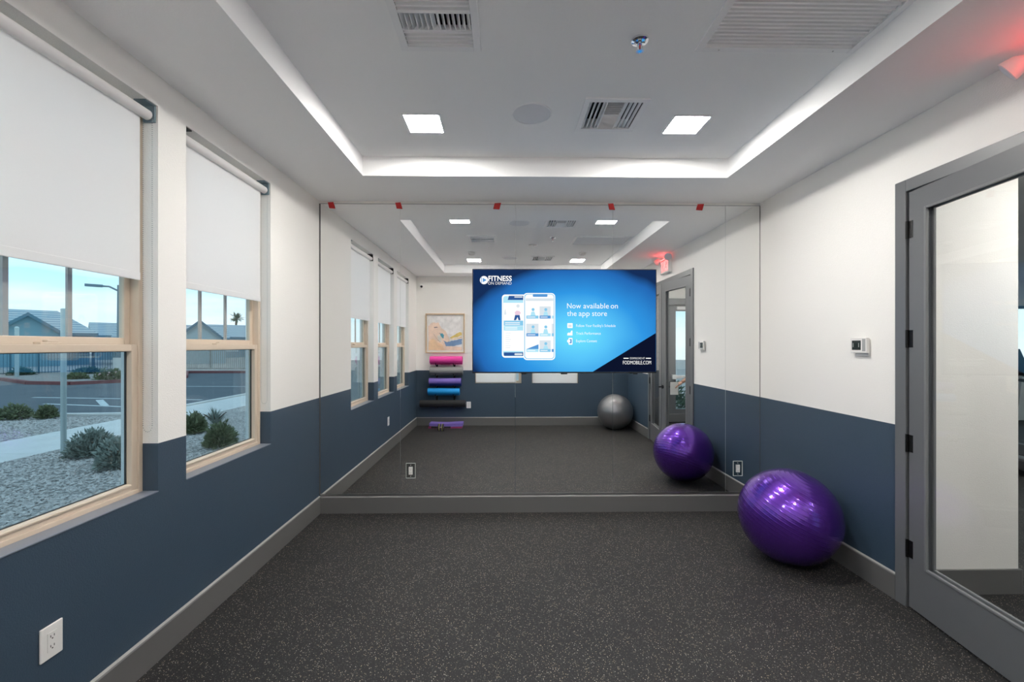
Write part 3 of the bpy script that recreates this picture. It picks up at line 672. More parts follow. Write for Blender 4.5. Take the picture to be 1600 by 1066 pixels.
# ------------------------------------------------------------------ television
TX, TZ, TY = -0.284, 1.232, 3.765
TW, TH = 1.601, 0.903
PX = TW / 288.0
def tu(u): return TX + (u - 738) * PX
def tv(v): return TZ + (583 - v) * PX
tvo = thing('television', (TX, TY, TZ), 'wall-mounted flat television showing a blue fitness app advert', 'television')
mk('housing', box(B(), (TX, TY, TZ), (TX + TW, TY + 0.034, TZ + TH), 0.003), 'black_plastic', tvo)
bm = B(); box(bm, (TX + 0.35, TY + 0.034, TZ + 0.12), (TX + TW - 0.35, D - 0.0275, TZ + TH - 0.2), 0.01)
mk('back_cover', bm, 'black_plastic', tvo)
bm = B(); box(bm, (TX + 0.55, D - 0.0275, TZ + 0.2), (TX + TW - 0.55, D - 0.0063, TZ + TH - 0.3)); mk('wall_bracket', bm, 'black_metal', tvo)
bm = B(); box(bm, (tu(876), TY - 0.001, TZ - 0.010), (tu(886), TY + 0.02, TZ), 0.002); mk('sensor_bar', bm, 'black_plastic', tvo)
for uu in (818, 993):
    mk('foot_mount', box(B(), (tu(uu) - 0.02, TY + 0.006, TZ - 0.012), (tu(uu) + 0.02, TY + 0.03, TZ + 0.001), 0.003), 'black_plastic', tvo)
y = TY - 0.0005
scr = mk('screen', box(B(), (TX + 0.007, y, TZ + 0.012), (TX + TW - 0.007, TY + 0.001, TZ + TH - 0.007)), 'tv_picture', tvo)
ly = [y - 0.0006]
def flat(name, pts, mat, lay=0, parent=scr):
    yy = y - 0.0002 - 0.0006 * lay
    return mk(name, prism(B(), [(tu(a), yy, tv(b)) for a, b in pts], (0, -0.0005, 0)), mat, parent)
def rect(name, u0, v0, u1, v1, mat, lay=0, rad=0.0, parent=scr):
    if rad:
        pts = []
        for cx, cy, a0 in ((u1 - rad, v0 + rad, -90), (u1 - rad, v1 - rad, 0), (u0 + rad, v1 - rad, 90), (u0 + rad, v0 + rad, 180)):
            for k in range(6): a = R(a0 + 18 * k); pts.append((cx + rad * math.cos(a), cy + rad * math.sin(a)))
    else: pts = [(u0, v0), (u1, v0), (u1, v1), (u0, v1)]
    return flat(name, pts, mat, lay, parent)
flat('dark_corner', [(1024.5, 520.5), (1024.5, 580.8), (925.8, 580.8)], 'tv_dark', 0)
def circ(u, v, r, n=24): return [(u + r * math.cos(2 * math.pi * k / n), v + r * math.sin(2 * math.pi * k / n)) for k in range(n)]
flat('logo_disc', circ(756.2, 438.2, 6.4), 'tv_white', 0); flat('play_mark', [(754.2, 434.8), (760.4, 438.2), (754.2, 441.6)], 'tv_midblue', 1)
flat('logo_gap', [(751.5, 434), (752.6, 433.4), (752.6, 443), (751.5, 442.4)], 'tv_midblue', 1)
def T(name, s, u0, u1, vbase, capv, bold, mat='tv_white', lay=1):
    return text(name, s, mat, scr, tu(u0), tv(vbase), (u1 - u0) * PX, y - 0.0002 - 0.0006 * lay, bold, capv * PX)
T('lettering', 'FITNESS', 763, 799.4, 439.4, 8.2, 0.022); T('lettering', 'ON DEMAND', 762.5, 799, 445.2, 4.6, -0.010)
for w_, a_, b_, vb in (('Now', 885.6, 907.3, 482), ('available', 911, 951, 482), ('on', 953.8, 965, 482), ('the', 885.6, 900.5, 493.8), ('app', 903.8, 920.9, 493.8), ('store', 924.7, 948, 493.8)):
    T('lettering', w_, a_, b_, vb, 8.6, -0.003)
T('lettering', "Follow Your Facility's Schedule", 899.7, 961.5, 511, 4.4, -0.006); T('lettering', 'Track Performance', 899.7, 938.3, 523, 4.4, -0.006); T('lettering', 'Explore Content', 899.7, 932.5, 534.8, 4.4, -0.006)
T('lettering', 'DOWNLOAD AT', 984, 1007.2, 561.4, 3.3, -0.010); T('lettering', 'FODMOBILE.COM', 973, 1017.2, 569.4, 6.0, -0.006)
rect('dash', 974, 559.2, 982, 560.6, 'tv_white', 1); rect('dash', 1009, 559.2, 1017, 560.6, 'tv_white', 1)
rect('calendar_icon', 886, 505, 894.3, 512.7, 'tv_white', 1, 0.8); rect('calendar_page', 887.6, 507.4, 892.7, 511.2, 'tv_grey', 2)
flat('chart_icon', [(886, 524.2), (886, 521), (888.5, 519.5), (890, 520.6), (892.6, 516.4), (894, 516.8), (894, 524.2)], 'tv_white', 1)
rect('phone_icon', 888, 528, 894, 538.6, 'tv_white', 1, 0.9); rect('phone_icon_glass', 889.2, 530, 892.8, 536.4, 'tv_midblue', 2); flat('phone_icon_disc', circ(888.2, 533, 2.6), 'tv_white', 3)
# phone drawn behind
rect('phone_outline', 784, 460.6, 822, 558.8, 'tv_white', 1, 5); rect('phone_glass', 786, 463, 821, 556.6, 'tv_paleblue', 2, 4)
rect('phone_page', 786.4, 473.5, 818, 548.5, 'tv_white', 3); flat('phone_header', [(795, 462.6), (818, 462.6), (818, 469), (793, 469)], 'tv_navy', 3); rect('phone_speaker', 803.5, 463.6, 816, 465.4, 'tv_grey', 4)
rect('page_band', 787, 501.2, 817.5, 509, 'tv_cyan', 4); rect('page_band', 787, 509.4, 817.5, 516.6, 'tv_paleblue', 4)
for k in range(2): rect('page_line', 789, 503.8 + 2.6 * k, 812, 504.8 + 2.6 * k, 'tv_white', 5); rect('page_line', 789, 511.4 + 2.4 * k, 808, 512.3 + 2.4 * k, 'tv_white', 5)
for k in range(8): rect('page_line', 789.5, 520.5 + 3.2 * k, 798 - (k % 3), 521.2 + 3.2 * k, 'tv_grey', 4)
flat('trainer_figure', [(804.5, 492.5), (811.5, 492.5), (813, 500.6), (809.8, 500.6), (808.4, 495.5), (806, 500.6), (802.6, 500.6)], 'tv_navy', 4)
flat('trainer_figure', [(804.5, 492.3), (804, 488), (807, 485.6), (811, 486.2), (813.5, 489), (811.5, 492.3)], 'tv_pink', 4); flat('trainer_figure', circ(809, 478.4, 2.6, 14), 'tv_grey', 4)
flat('trainer_figure', [(787.5, 491), (789, 482), (791, 491), (789, 492.5)], 'tv_grey', 4)
rect('phone_foot', 787, 550.6, 818, 556, 'tv_navy', 3); rect('phone_button', 803.6, 552, 816, 555, 'tv_grey', 4, 1.2)
# phone drawn in front
rect('phone_outline', 817.2, 458.2, 867, 562.6, 'tv_white', 5, 6); rect('phone_rim', 818.8, 459.6, 865.6, 561, 'tv_cyan', 6, 5); rect('phone_page', 820, 460.6, 864.6, 560, 'tv_white', 7, 4.4)
rect('phone_notch', 832, 460, 855, 464.2, 'tv_midblue', 8, 1.6); rect('page_band', 821, 466.5, 864, 470.6, 'tv_grey', 8)
for r_, (v0, v1) in enumerate(((479, 498), (506, 525.6), (532, 550))):
    for c_, (u0, u1) in enumerate(((822, 841), (842.6, 860), (861.6, 864.4))):
        rect('tile', u0, v0, u1, v1, 'tv_grey' if (r_ + c_) % 2 else 'tv_white', 8)
        rect('tile_caption', u0, v1 - 4.6, u1, v1, ('tv_cyan', 'tv_midblue', 'tv_paleblue')[(r_ + c_) % 3], 9)
        if c_ < 2:
            m_ = (u0 + u1) / 2
            rect('tile_text', u0 + 1.5, v1 - 2.8, u1 - 5, v1 - 1.8, 'tv_white', 10)
            if r_ == 2 and c_ == 0: flat('tile_picture', [(u0, v1 - 4.6), (u1, v0 + 6), (u1, v1 - 4.6)], 'tv_midblue', 9)
            else:
                flat('tile_picture', circ(m_ + 1, v0 + 5, 2.4, 12), 'tv_cyan', 9); flat('tile_picture', [(m_ - 3, v1 - 4.6), (m_ - 1.6, v0 + 8.4), (m_ + 3, v0 + 8.0), (m_ + 5, v1 - 4.6)], 'tv_paleblue', 9)

# ------------------------------------------------------------------ exercise balls
def ex_ball(x, y, r, mat, label):
    bm = B(); bmesh.ops.create_uvsphere(bm, u_segments=96, v_segments=64, radius=r)
    for v in bm.verts:
        if v.co.z < -r * 0.985: v.co.z = -r * 0.985
    o = mk('exercise_ball', bm, mat, None, smooth=True, local=True); o.location = (x, y, r * 0.985)
    tag(o, label, 'exercise ball'); return o
b1 = ex_ball(1.942, 2.955, 0.3115, 'ball_purple', 'glossy purple exercise ball on the floor beside the door wall')
b2 = ex_ball(1.935, 0.045, 0.309, 'ball_silver', 'silver grey exercise ball in the back corner, reflected in the mirror')

# ------------------------------------------------------------------ things on the walls
def outlet_x(x, y, z, sx, label, name='wall_outlet'):
    """plate on a wall of constant x, facing sx"""
    o = thing(name, (x, y, z), label, 'outlet'); w, hh = 0.039, 0.060
    mk('cover_plate', box(B(), (x, y - w, z - hh), (x + sx * 0.007, y + w, z + hh), 0.003), 'white_plastic', o)
    d = mk('receptacle', box(B(), (x + sx * 0.006, y - 0.0165, z - 0.0335), (x + sx * 0.0085, y + 0.0165, z + 0.0335), 0.0008), 'white_plastic', o)
    bm = B()
    for dz in (-0.016, 0.019):
        for dy in (-0.006, 0.006): box(bm, (x + sx * 0.008, y + dy - 0.0011, z + dz - 0.004), (x + sx * 0.009, y + dy + 0.0011, z + dz + 0.004))
        cyl(bm, (x + sx * 0.008, y, z + dz - 0.009), (x + sx * 0.009, y, z + dz - 0.009), 0.0025, n=8)
    mk('slots', bm, 'slot_dark', d)
outlet_x(XL, 1.585, 0.415, 1, 'white duplex outlet low on the slate blue window wall')
x, z = -0.669, 0.377
o = thing('wall_outlet', (x, YB, z), 'white outlet on the back wall beside the black foam roller', 'outlet')
mk('cover_plate', box(B(), (x - 0.04, YB, z - 0.06), (x + 0.04, YB + 0.007, z + 0.06), 0.003), 'white_plastic', o)
bm = B()
for dz in (-0.02, 0.02):
    for dx in (-0.007, 0.007): box(bm, (x + dx - 0.0015, YB + 0.006, z + dz - 0.005), (x + dx + 0.0015, YB + 0.008, z + dz + 0.005))
mk('slots', bm, 'slot_dark', o)
# thermostat
o = thing('thermostat', (XR, 2.727, 1.46), 'white thermostat with a small dark display on the cream wall', 'thermostat')
mk('back_plate', box(B(), (XR - 0.010, 2.672, 1.405), (XR, 2.770, 1.515), 0.003), 'white_plastic', o)
hs = mk('housing', box(B(), (XR - 0.030, 2.665, 1.424), (XR - 0.010, 2.792, 1.522), 0.004), 'white_plastic', o)
ds = mk('display', box(B(), (XR - 0.031, 2.707, 1.444), (XR - 0.0295, 2.776, 1.504)), 'lcd', o)
bm = B()
for yy in (2.766, 2.722): box(bm, (XR - 0.0314, yy - 0.003, 1.462), (XR - 0.0309, yy + 0.003, 1.488))
mk('digits', bm, 'lcd_digit', ds)
bm = B(); box(bm, (XR - 0.0312, 2.672, 1.436), (XR - 0.0295, 2.696, 1.514), 0.0006); mk('button_panel', bm, 'grey_plastic', o)
# exit sign with lamp heads
o = thing('exit_sign', (XR, 1.64, 2.48), 'white emergency exit sign with red letters and two lamp heads above the door', 'exit sign')
mk('housing', box(B(), (XR - 0.055, 1.485, 2.475), (XR, 1.795, 2.675), 0.008), 'white_plastic', o)
def exit_word():
    """the letters E X I T on the face that looks to -x"""
    bm = B(); X = XR - 0.0565; zc0, zc1 = 2.505, 2.645; st = 0.017
    def bar(y0, z0, y1, z1): box(bm, (X, y0, z0), (X + 0.002, y1, z1))
    # word reads along decreasing y
    y0 = 1.775; w = 0.058
    bar(y0, zc0, y0 - st, zc1)
    for zz in (zc0, (zc0 + zc1) / 2 - st / 2, zc1 - st): bar(y0 - st, zz, y0 - w, zz + st)
    y0 -= 0.074
    prism(bm, [(X, y0, zc1), (X, y0 - st, zc1), (X, y0 - w, zc0), (X, y0 - w + st, zc0)], (0.002, 0, 0)); prism(bm, [(X - 0.0001, y0 - w, zc1), (X - 0.0001, y0 - w + st, zc1), (X - 0.0001, y0, zc0), (X - 0.0001, y0 - st, zc0)], (0.002, 0, 0))
    y0 -= 0.076
    bar(y0, zc0, y0 - st, zc1)
    y0 -= 0.034
    bar(y0, zc1 - st, y0 - 0.064, zc1); bar(y0 - 0.032 + st / 2, zc0, y0 - 0.032 - st / 2, zc1 - st)
    return bm
mk('lettering', exit_word(), 'exit_red', o)
mk('glow_strip', box(B(), (XR - 0.050, 1.50, 2.676), (XR - 0.035, 1.70, 2.680)), 'red_led', o)
for yy, d in ((1.85, Vector((-0.45, 0.72, -0.52))), (1.43, Vector((-0.45, -0.72, -0.52)))):
    d.normalize(); c = Vector((XR - 0.075, yy, 2.672)); q = d.to_track_quat('Z', 'Y').to_matrix().to_4x4()
    bm = B(); lathe(bm, [(0.001, -0.050), (0.020, -0.047), (0.037, -0.030), (0.046, -0.004), (0.050, 0.016)], (0, 0, 0), 28)
    for v in bm.verts: v.co = (Matrix.Translation(c) @ q) @ v.co
    hd = mk('lamp_head', bm, 'white_plastic', o, smooth='auto')
    bm = B(); lathe(bm, [(0.051, 0.016), (0.048, 0.020), (0.030, 0.024), (0.001, 0.026)], (0, 0, 0), 28)
    for v in bm.verts: v.co = (Matrix.Translation(c) @ q) @ v.co
    mk('lens', bm, 'speaker_cloth', hd, smooth='auto')
    mk('swivel_arm', cyl(B(), (XR - 0.03, 1.79 if yy > 1.64 else 1.49, 2.655), c - d * 0.04, 0.016, n=14), 'white_plastic', o, smooth='auto')
# security camera in the back corner
o = thing('security_camera', (-1.53, YB, 2.55), 'small white security camera with black lens in the back corner', 'camera')
mk('base', cyl(B(), (-1.53, YB, 2.56), (-1.53, YB + 0.03, 2.56), 0.05, n=28), 'white_plastic', o, smooth='auto')
mk('dome', ball(B(), (-1.53, YB + 0.045, 2.55), 0.047, 24, 16), 'white_plastic', o, smooth=True)
d = Vector((0.25, 0.9, -0.25)).normalized(); c = Vector((-1.53, YB + 0.045, 2.55))
mk('lens', cyl(B(), c + d * 0.025, c + d * 0.049, 0.021, n=24), 'black_plastic', o, smooth='auto')
# framed picture
ax0, ax1, az0, az1 = -1.456, -0.742, 1.330, 2.055
o = thing('framed_picture', ((ax0 + ax1) / 2, YB, az0), 'wood-framed abstract landscape painting above the yoga mats', 'picture')
bm = B(); w = 0.020
for p, q in (((ax0, az0), (ax0 + w, az1)), ((ax1 - w, az0), (ax1, az1)), ((ax0 + w, az0), (ax1 - w, az0 + w)), ((ax0 + w, az1 - w), (ax1 - w, az1))): box(bm, (p[0], YB, p[1]), (q[0], YB + 0.035, q[1]), 0.002)
mk('frame', bm, 'oak', o)
mk('mat_board', box(B(), (ax0 + w, YB + 0.004, az0 + w), (ax1 - w, YB + 0.010, az1 - w)), 'white_plastic', o)
pr = mk('print', box(B(), (ax0 + 0.05, YB + 0.010, az0 + 0.05), (ax1 - 0.05, YB + 0.012, az1 - 0.05)), 'art_paper', o)
def art(name, pts, mat, lay):
    # mirrored view: s runs from the window side (0) to the other side (1), t upward
    W, H = ax1 - ax0 - 0.10, az1 - az0 - 0.10
    yy = YB + 0.012 + 0.0006 * lay
    mk(name, prism(B(), [(ax0 + 0.05 + s * W, yy, az0 + 0.05 + t * H) for s, t in pts], (0, 0.0005, 0)), mat, pr)
def wob(pts, k=5, a=0.012):
    out = []; rr = random.Random(len(pts))
    for (p, q) in zip(pts, pts[1:] + pts[:1]):
        for i in range(k):
            f = i / k; e = a if i else 0
            out.append((min(1, max(0, p[0] + (q[0] - p[0]) * f + rr.uniform(-e, e))), min(1, max(0, p[1] + (q[1] - p[1]) * f + rr.uniform(-e, e)))))
    return out
art('paint_shape', wob([(0, 0), (0, .72), (.08, .80), (.30, .82), (.38, .66), (.52, .56), (.62, .34), (.70, .12), (1, .10), (1, 0)]), 'art_blush', 1)
art('paint_shape', wob([(0, 0), (0.02, .26), (.12, .36), (.30, .22), (.42, .16), (.50, 0)]), 'art_sand', 2)
art('paint_shape', wob([(.44, .30), (.56, .24), (.78, .30), (1, .34), (1, .18), (.72, .12), (.52, .12)]), 'art_blue', 3)
art('paint_shape', wob([(.60, .34), (.76, .44), (.92, .54), (1, .52), (1, .44), (.82, .38)]), 'art_gold', 3)
art('paint_shape', wob([(.62, .32), (.80, .35), (1, .40), (1, .36), (.80, .32)]), 'art_sand', 4)
art('paint_shape', wob([(.34, .48), (.42, .50), (.47, .44), (.44, .34), (.38, .40)], 4, .006), 'art_teal', 4)
art('paint_shape', wob([(.26, .42), (.34, .46), (.38, .36), (.40, .24), (.30, .30)], 4, .006), 'art_pale', 4)
art('paint_stroke', wob([(.16, .68), (.26, .69), (.28, .67), (.18, .655)], 3, .004), 'art_ink', 4); art('paint_stroke', wob([(.14, .50), (.28, .30), (.38, .22), (.27, .32)], 3, .004), 'art_ink', 5)
art('paint_stroke', wob([(.30, .50), (.36, .51), (.35, .49)], 3, .003), 'art_ink', 5)

# ------------------------------------------------------------------ mat rack, rolled mats, floor kit
ro = thing('mat_rack', (-1.075, YB, 0.30), 'black wall rack holding the stacked rolled mats', 'rack')
for x in (-1.25, -0.93):
    up = mk('upright', box(B(), (x - 0.018, YB, 0.33), (x + 0.018, YB + 0.016, 1.14), 0.002), 'black_metal', ro)
for zc in (1.116, 0.924, 0.722, 0.556, 0.345):
    for x in (-1.25, -0.93):
        bm = B(); r_ = 0.0065
        tube(bm, [(x, YB + 0.012, zc), (x, YB + 0.13, zc - 0.004), (x, YB + 0.185, zc + 0.012), (x, YB + 0.195, zc + 0.035)], r_, 10)
        mk('hook_arm', bm, 'black_metal', ro, smooth='auto')
def roll(x0, x1, z, r, mat, label, inner=None, y=None, turns=3.2, name='yoga_mat', lo=0.3):
    y = YB + 0.018 + r if y is None else y
    o = thing(name, ((x0 + x1) / 2, y, z - r), label, 'yoga mat', 'rolled mats on the wall rack')
    th = 0.0085; n = int(turns * 28); pts = []
    for i in range(n + 1):
        a = 2 * math.pi * turns * i / n; rr = r - 0.004 - (turns * 2 * math.pi - a) / (2 * math.pi) * (r * (1 - lo) / turns)
        a0 = a + R(200); pts.append((rr, a0))
    bm = B(); A = []; Bv = []
    for k, xx in ((0, x0), (1, x1)):
        row = []
        for rr, a in pts:
            row.append((bm.verts.new((xx, y + (rr - th / 2) * math.cos(a), z + (rr - th / 2) * math.sin(a))), bm.verts.new((xx, y + (rr + th / 2) * math.cos(a), z + (rr + th / 2) * math.sin(a)))))
        A.append(row)
    for i in range(n):
        for s in (0, 1): bm.faces.new((A[0][i][s], A[0][i + 1][s], A[1][i + 1][s], A[1][i][s]))
        for k in (0, 1): bm.faces.new((A[k][i][0], A[k][i + 1][0], A[k][i + 1][1], A[k][i][1]))
    for i in (0, n): bm.faces.new((A[0][i][0], A[0][i][1], A[1][i][1], A[1][i][0]))
    mk('roll', bm, mat, o, smooth='auto')
    if inner:
        mk('under_layer', cyl(B(), (x0 + 0.012, y - 0.002, z - 0.028), (x1 + 0.006, y - 0.002, z - 0.028), r * 0.72, n=32), inner, o, smooth='auto')
    return o
m1 = roll(-1.361, -0.776, 1.203, 0.079, 'mat_pink', 'thick pink rolled yoga mat, top of the rack')
mk('strap', box(B(), (-1.16, YB + 0.10, 1.119), (-0.99, YB + 0.15, 1.127), 0.003), 'black_metal', m1)
roll(-1.361, -0.770, 1.013, 0.080, 'mat_grey', 'grey rolled yoga mat below the pink one')
roll(-1.378, -0.799, 0.815, 0.072, 'mat_purple', 'lavender purple rolled yoga mat with navy underside', 'mat_navy')
roll(-1.401, -0.828, 0.634, 0.069, 'mat_blue', 'bright blue rolled yoga mat below the purple one')
o = thing('foam_roller', (-1.13, YB + 0.09, 0.34), 'long black foam roller on the lowest rack hooks', 'foam roller')
mk('roller', cyl(B(), (-1.546, YB + 0.084, 0.415), (-0.715, YB + 0.084, 0.415), 0.063, n=40), 'black_foam', o, smooth='auto')
mk('core', cyl(B(), (-1.548, YB + 0.084, 0.415), (-0.713, YB + 0.084, 0.415), 0.018, n=20), 'grey_plastic', o, smooth='auto')
# folded mat on the floor
o = thing('folded_mat', (-1.05, -0.15, 0), 'purple and magenta folded mat lying on the floor under the rack', 'yoga mat')
for k, (mt, dz) in enumerate((('mat_magenta', 0.0), ('mat_purple', 0.028), ('mat_purple', 0.053))):
    bm = B(); x0, x1 = (-1.345, -0.755) if k else (-1.362, -0.765)
    nx = 16; zt = 0.026
    for i in range(nx):
        a, b = x0 + (x1 - x0) * i / nx, x0 + (x1 - x0) * (i + 1) / nx
        wz = lambda x: 0.006 * math.sin(x * 9 + k) * (0 if k == 0 else 1) + (0.006 if k else 0)
        pa = [(a, -0.26, dz + wz(a)), (a, -0.05, dz + wz(a)), (a, -0.05, dz + zt + wz(a)), (a, -0.26, dz + zt + wz(a))]
        va = [bm.verts.new(p) for p in pa]; vb = [bm.verts.new((b, p[1], p[2] - wz(a) + wz(b))) for p in pa]
        for j in range(4): bm.faces.new((va[j], va[(j + 1) % 4], vb[(j + 1) % 4], vb[j]))
        if i == 0: bm.faces.new(va)
        if i == nx - 1: bm.faces.new(vb)
    bmesh.ops.remove_doubles(bm, verts=bm.verts, dist=1e-5)
    mk('mat_layer', bm, mt, o)
# ab wheel
o = thing('ab_wheel', (-1.104, 0.30, 0), 'black ab roller with twin yellow rimmed wheels on the floor', 'ab roller')
x, y, z = -1.104, 0.18, 0.062
mk('axle', cyl(B(), (x - 0.16, y, z), (x + 0.16, y, z), 0.008, n=12), 'aluminium', o)
for s in (-1, 1):
    mk('grip', cyl(B(), (x + s * 0.055, y, z), (x + s * 0.165, y, z), 0.016, n=18), 'black_foam', o, smooth='auto')
    wh = mk('wheel', lathe(B(), [(0.012, -0.014), (0.058, -0.014), (0.062, -0.010), (0.062, 0.010), (0.058, 0.014), (0.012, 0.014)], (x + s * 0.032, y, z), 36, 'X'), 'black_plastic', o, smooth='auto')
    mk('rim_ring', lathe(B(), [(0.050, -0.004), (0.0635, -0.004), (0.0635, 0.004), (0.050, 0.004)], (x + s * 0.032 - s * 0.006, y, z), 36, 'X'), 'band_yellow', wh, smooth='auto')

# ------------------------------------------------------------------ person in the hallway (forearm seen in the mirror)
def skin_mesh(name, verts, edges, radii, mat, parent, sub=2, root=0):
    me = bpy.data.meshes.new(name); me.from_pydata(verts, edges, []); t = bpy.data.objects.new(name + '_tmp', me); C.objects.link(t)
    t.modifiers.new('s', 'SKIN'); sv = me.skin_vertices[0].data
    for i, r_ in enumerate(radii):
        sv[i].radius = (r_, r_) if not isinstance(r_, tuple) else r_
        sv[i].use_root = (i == root)
    ss = t.modifiers.new('u', 'SUBSURF'); ss.levels = sub; ss.render_levels = sub
    dg = bpy.context.evaluated_depsgraph_get(); dg.update()
    m2 = bpy.data.meshes.new_from_object(t.evaluated_get(dg)); bpy.data.objects.remove(t)
    bm = B(); bm.from_mesh(m2); bpy.data.meshes.remove(m2)
    return mk(name, bm, mat, parent, smooth=True, local=True)
def person():
    P = thing('person', (3.16, 1.04, 0), 'person in dark clothes holding a white tablet in the hallway', 'person')
    # local frame: faces -x ; left/right along y
    V = [(0, 0, 0.95), (0, 0, 1.12), (0.01, 0, 1.30), (0.02, 0, 1.42), (0.01, 0, 1.50), (-0.005, 0, 1.56), (-0.02, 0, 1.63), (-0.01, 0, 1.70)]
    Rr = [(0.13, 0.16), (0.11, 0.14), (0.12, 0.17), (0.09, 0.14), 0.055, 0.06, 0.085, 0.07]
    Ed = [(i, i + 1) for i in range(7)]
    def chain(start, pts, rs):
        p = start
        for q, r_ in zip(pts, rs): V.append(q); Rr.append(r_); Ed.append((p, len(V) - 1)); p = len(V) - 1
        return p
    hand_a = chain(3, [(0.02, -0.15, 1.42), (0.02, -0.20, 1.38), (-0.02, -0.21, 1.22), (-0.10, -0.17, 1.10), (-0.27, -0.10, 0.99), (-0.44, -0.045, 0.895)], [0.06, 0.055, 0.046, 0.043, 0.040, 0.028])
    hand_b = chain(3, [(0.02, 0.15, 1.42), (0.02, 0.20, 1.38), (0.02, 0.24, 1.12), (-0.02, 0.25, 0.98), (-0.03, 0.25, 0.87)], [0.06, 0.055, 0.045, 0.038, 0.026])
    for s in (-1, 1):
        chain(0, [(0, s * 0.09, 0.86), (-0.01, s * 0.10, 0.50), (0.01, s * 0.10, 0.10), (-0.10, s * 0.11, 0.04)], [0.09, 0.062, 0.042, 0.036])
    body = skin_mesh('body', V, Ed, Rr, 'skin', P)
    # palms and fingers
    def hand(w, dirv, up, side, curl):
        w, dirv, up, side = Vector(w), Vector(dirv).normalized(), Vector(up).normalized(), Vector(side).normalized()
        bm = B()
        me_v = []
        cpal = w + dirv * 0.045
        vs_ = [w, w + dirv * 0.03, w + dirv * 0.075]; rs = [0.024, (0.030, 0.017), (0.032, 0.015)]
        return vs_, rs, cpal, dirv, up, side
    for tag_, w, dv, up, sd, curl in (('a', V[13 + 0] if False else (-0.44, -0.045, 0.895), (-0.85, 0.25, -0.42), (0, 0, 1), (0, 1, 0), 0.5), ('b', (-0.03, 0.25, 0.87), (-0.05, 0, -1), (-1, 0, 0), (1, 0, 0), 0.5)):
        w = Vector(w); dv = Vector(dv).normalized(); sd = (Vector(sd) - dv * Vector(sd).dot(dv)).normalized(); nrm = dv.cross(sd)
        vv = [w - dv * 0.02, w + dv * 0.03, w + dv * 0.07]; ee = [(0, 1), (1, 2)]; rr = [0.026, 0.030, 0.028]
        for k, (off_, ln) in enumerate(((-0.027, 0.070), (-0.009, 0.080), (0.009, 0.076), (0.026, 0.060))):
            b0 = w + dv * 0.07 + sd * off_; prev = 2; d_ = dv.copy()
            vv.append(b0); ee.append((2, len(vv) - 1)); rr.append(0.010); prev = len(vv) - 1
            for j in range(3):
                d_ = (d_ + nrm * 0.35 * curl).normalized(); b0 = b0 + d_ * ln / 3; vv.append(b0); ee.append((prev, len(vv) - 1)); rr.append(0.0085 - 0.0008 * j); prev = len(vv) - 1
        b0 = w + dv * 0.02 - sd * 0.024; vv.append(b0); ee.append((1, len(vv) - 1)); rr.append(0.012); prev = len(vv) - 1
        d_ = (dv - sd * 0.8 + nrm * 0.3).normalized()
        for j in range(2): b0 = b0 + d_ * 0.03; vv.append(b0); ee.append((prev, len(vv) - 1)); rr.append(0.0095 - j * 0.001); prev = len(vv) - 1
        skin_mesh('hand', [tuple(v) for v in vv], ee, rr, 'skin', P, 2)
    # clothing
    skin_mesh('shirt', [(0, 0, 0.93), (0, 0, 1.12), (0.01, 0, 1.30), (0.02, 0, 1.43), (0.02, -0.15, 1.42), (0.02, -0.20, 1.38), (-0.01, -0.21, 1.25), (0.02, 0.15, 1.42), (0.02, 0.20, 1.38), (0.02, 0.225, 1.22)],
              [(0, 1), (1, 2), (2, 3), (3, 4), (4, 5), (5, 6), (3, 7), (7, 8), (8, 9)], [(0.15, 0.18), (0.13, 0.16), (0.14, 0.19), (0.105, 0.15), 0.075, 0.07, 0.064, 0.075, 0.07, 0.064], 'shirt', P)
    skin_mesh('trousers', [(0, 0, 0.96), (0, -0.09, 0.84), (-0.01, -0.10, 0.50), (0.01, -0.10, 0.09), (0, 0.09, 0.84), (-0.01, 0.10, 0.50), (0.01, 0.10, 0.09)], [(0, 1), (1, 2), (2, 3), (0, 4), (4, 5), (5, 6)], [(0.145, 0.175), 0.105, 0.078, 0.062, 0.105, 0.078, 0.062], 'trousers', P)
    for s in (-1, 1): skin_mesh('shoe', [(0.045, s * 0.10, 0.045), (-0.05, s * 0.105, 0.045), (-0.15, s * 0.115, 0.036)], [(0, 1), (1, 2)], [0.044, 0.046, 0.036], 'shoe', P)
    bm = B(); ball(bm, (0.008, 0, 1.685), 0.108, 28, 20, (0.98, 0.86, 1.0)); bmesh.ops.delete(bm, geom=[v for v in bm.verts if v.co.x < -0.035 and v.co.z < 1.735 or v.co.z < 1.60], context='VERTS')
    mk('hair', bm, 'hair', P, smooth=True, local=True)
    bm = B(); lathe(bm, [(0.004, 0), (0.014, -0.02), (0.012, -0.03)], (-0.112, 0, 1.665), 10); mk('nose', bm, 'skin', P, smooth=True, local=True)
    bm = B(); [ball(bm, (-0.100, s * 0.034, 1.675), 0.010, 12, 8) for s in (-1, 1)]; mk('eyes', bm, 'white_plastic', P, smooth=True, local=True)
    bm = B(); ball(bm, (-0.100, 0, 1.605), 0.02, 14, 8, (0.5, 1.1, 0.35)); mk('mouth', bm, 'mat_magenta', P, smooth=True, local=True)
    bm = B(); [ball(bm, (0.0, s * 0.092, 1.66), 0.028, 12, 8, (0.7, 0.35, 1.1)) for s in (-1, 1)]; mk('ears', bm, 'skin', P, smooth=True, local=True)
    t = thing('tablet', (2.60, 1.03, 0.81), 'white tablet held in the hand of the person in the hallway', 'tablet')
    mk('case', box(B(), (2.535, 1.024, 0.712), (2.662, 1.034, 0.908), 0.004), 'white_plastic', t)
    mk('camera_dot', cyl(B(), (2.65, 1.034, 0.893), (2.65, 1.0355, 0.893), 0.004, n=12), 'black_plastic', t)
person()

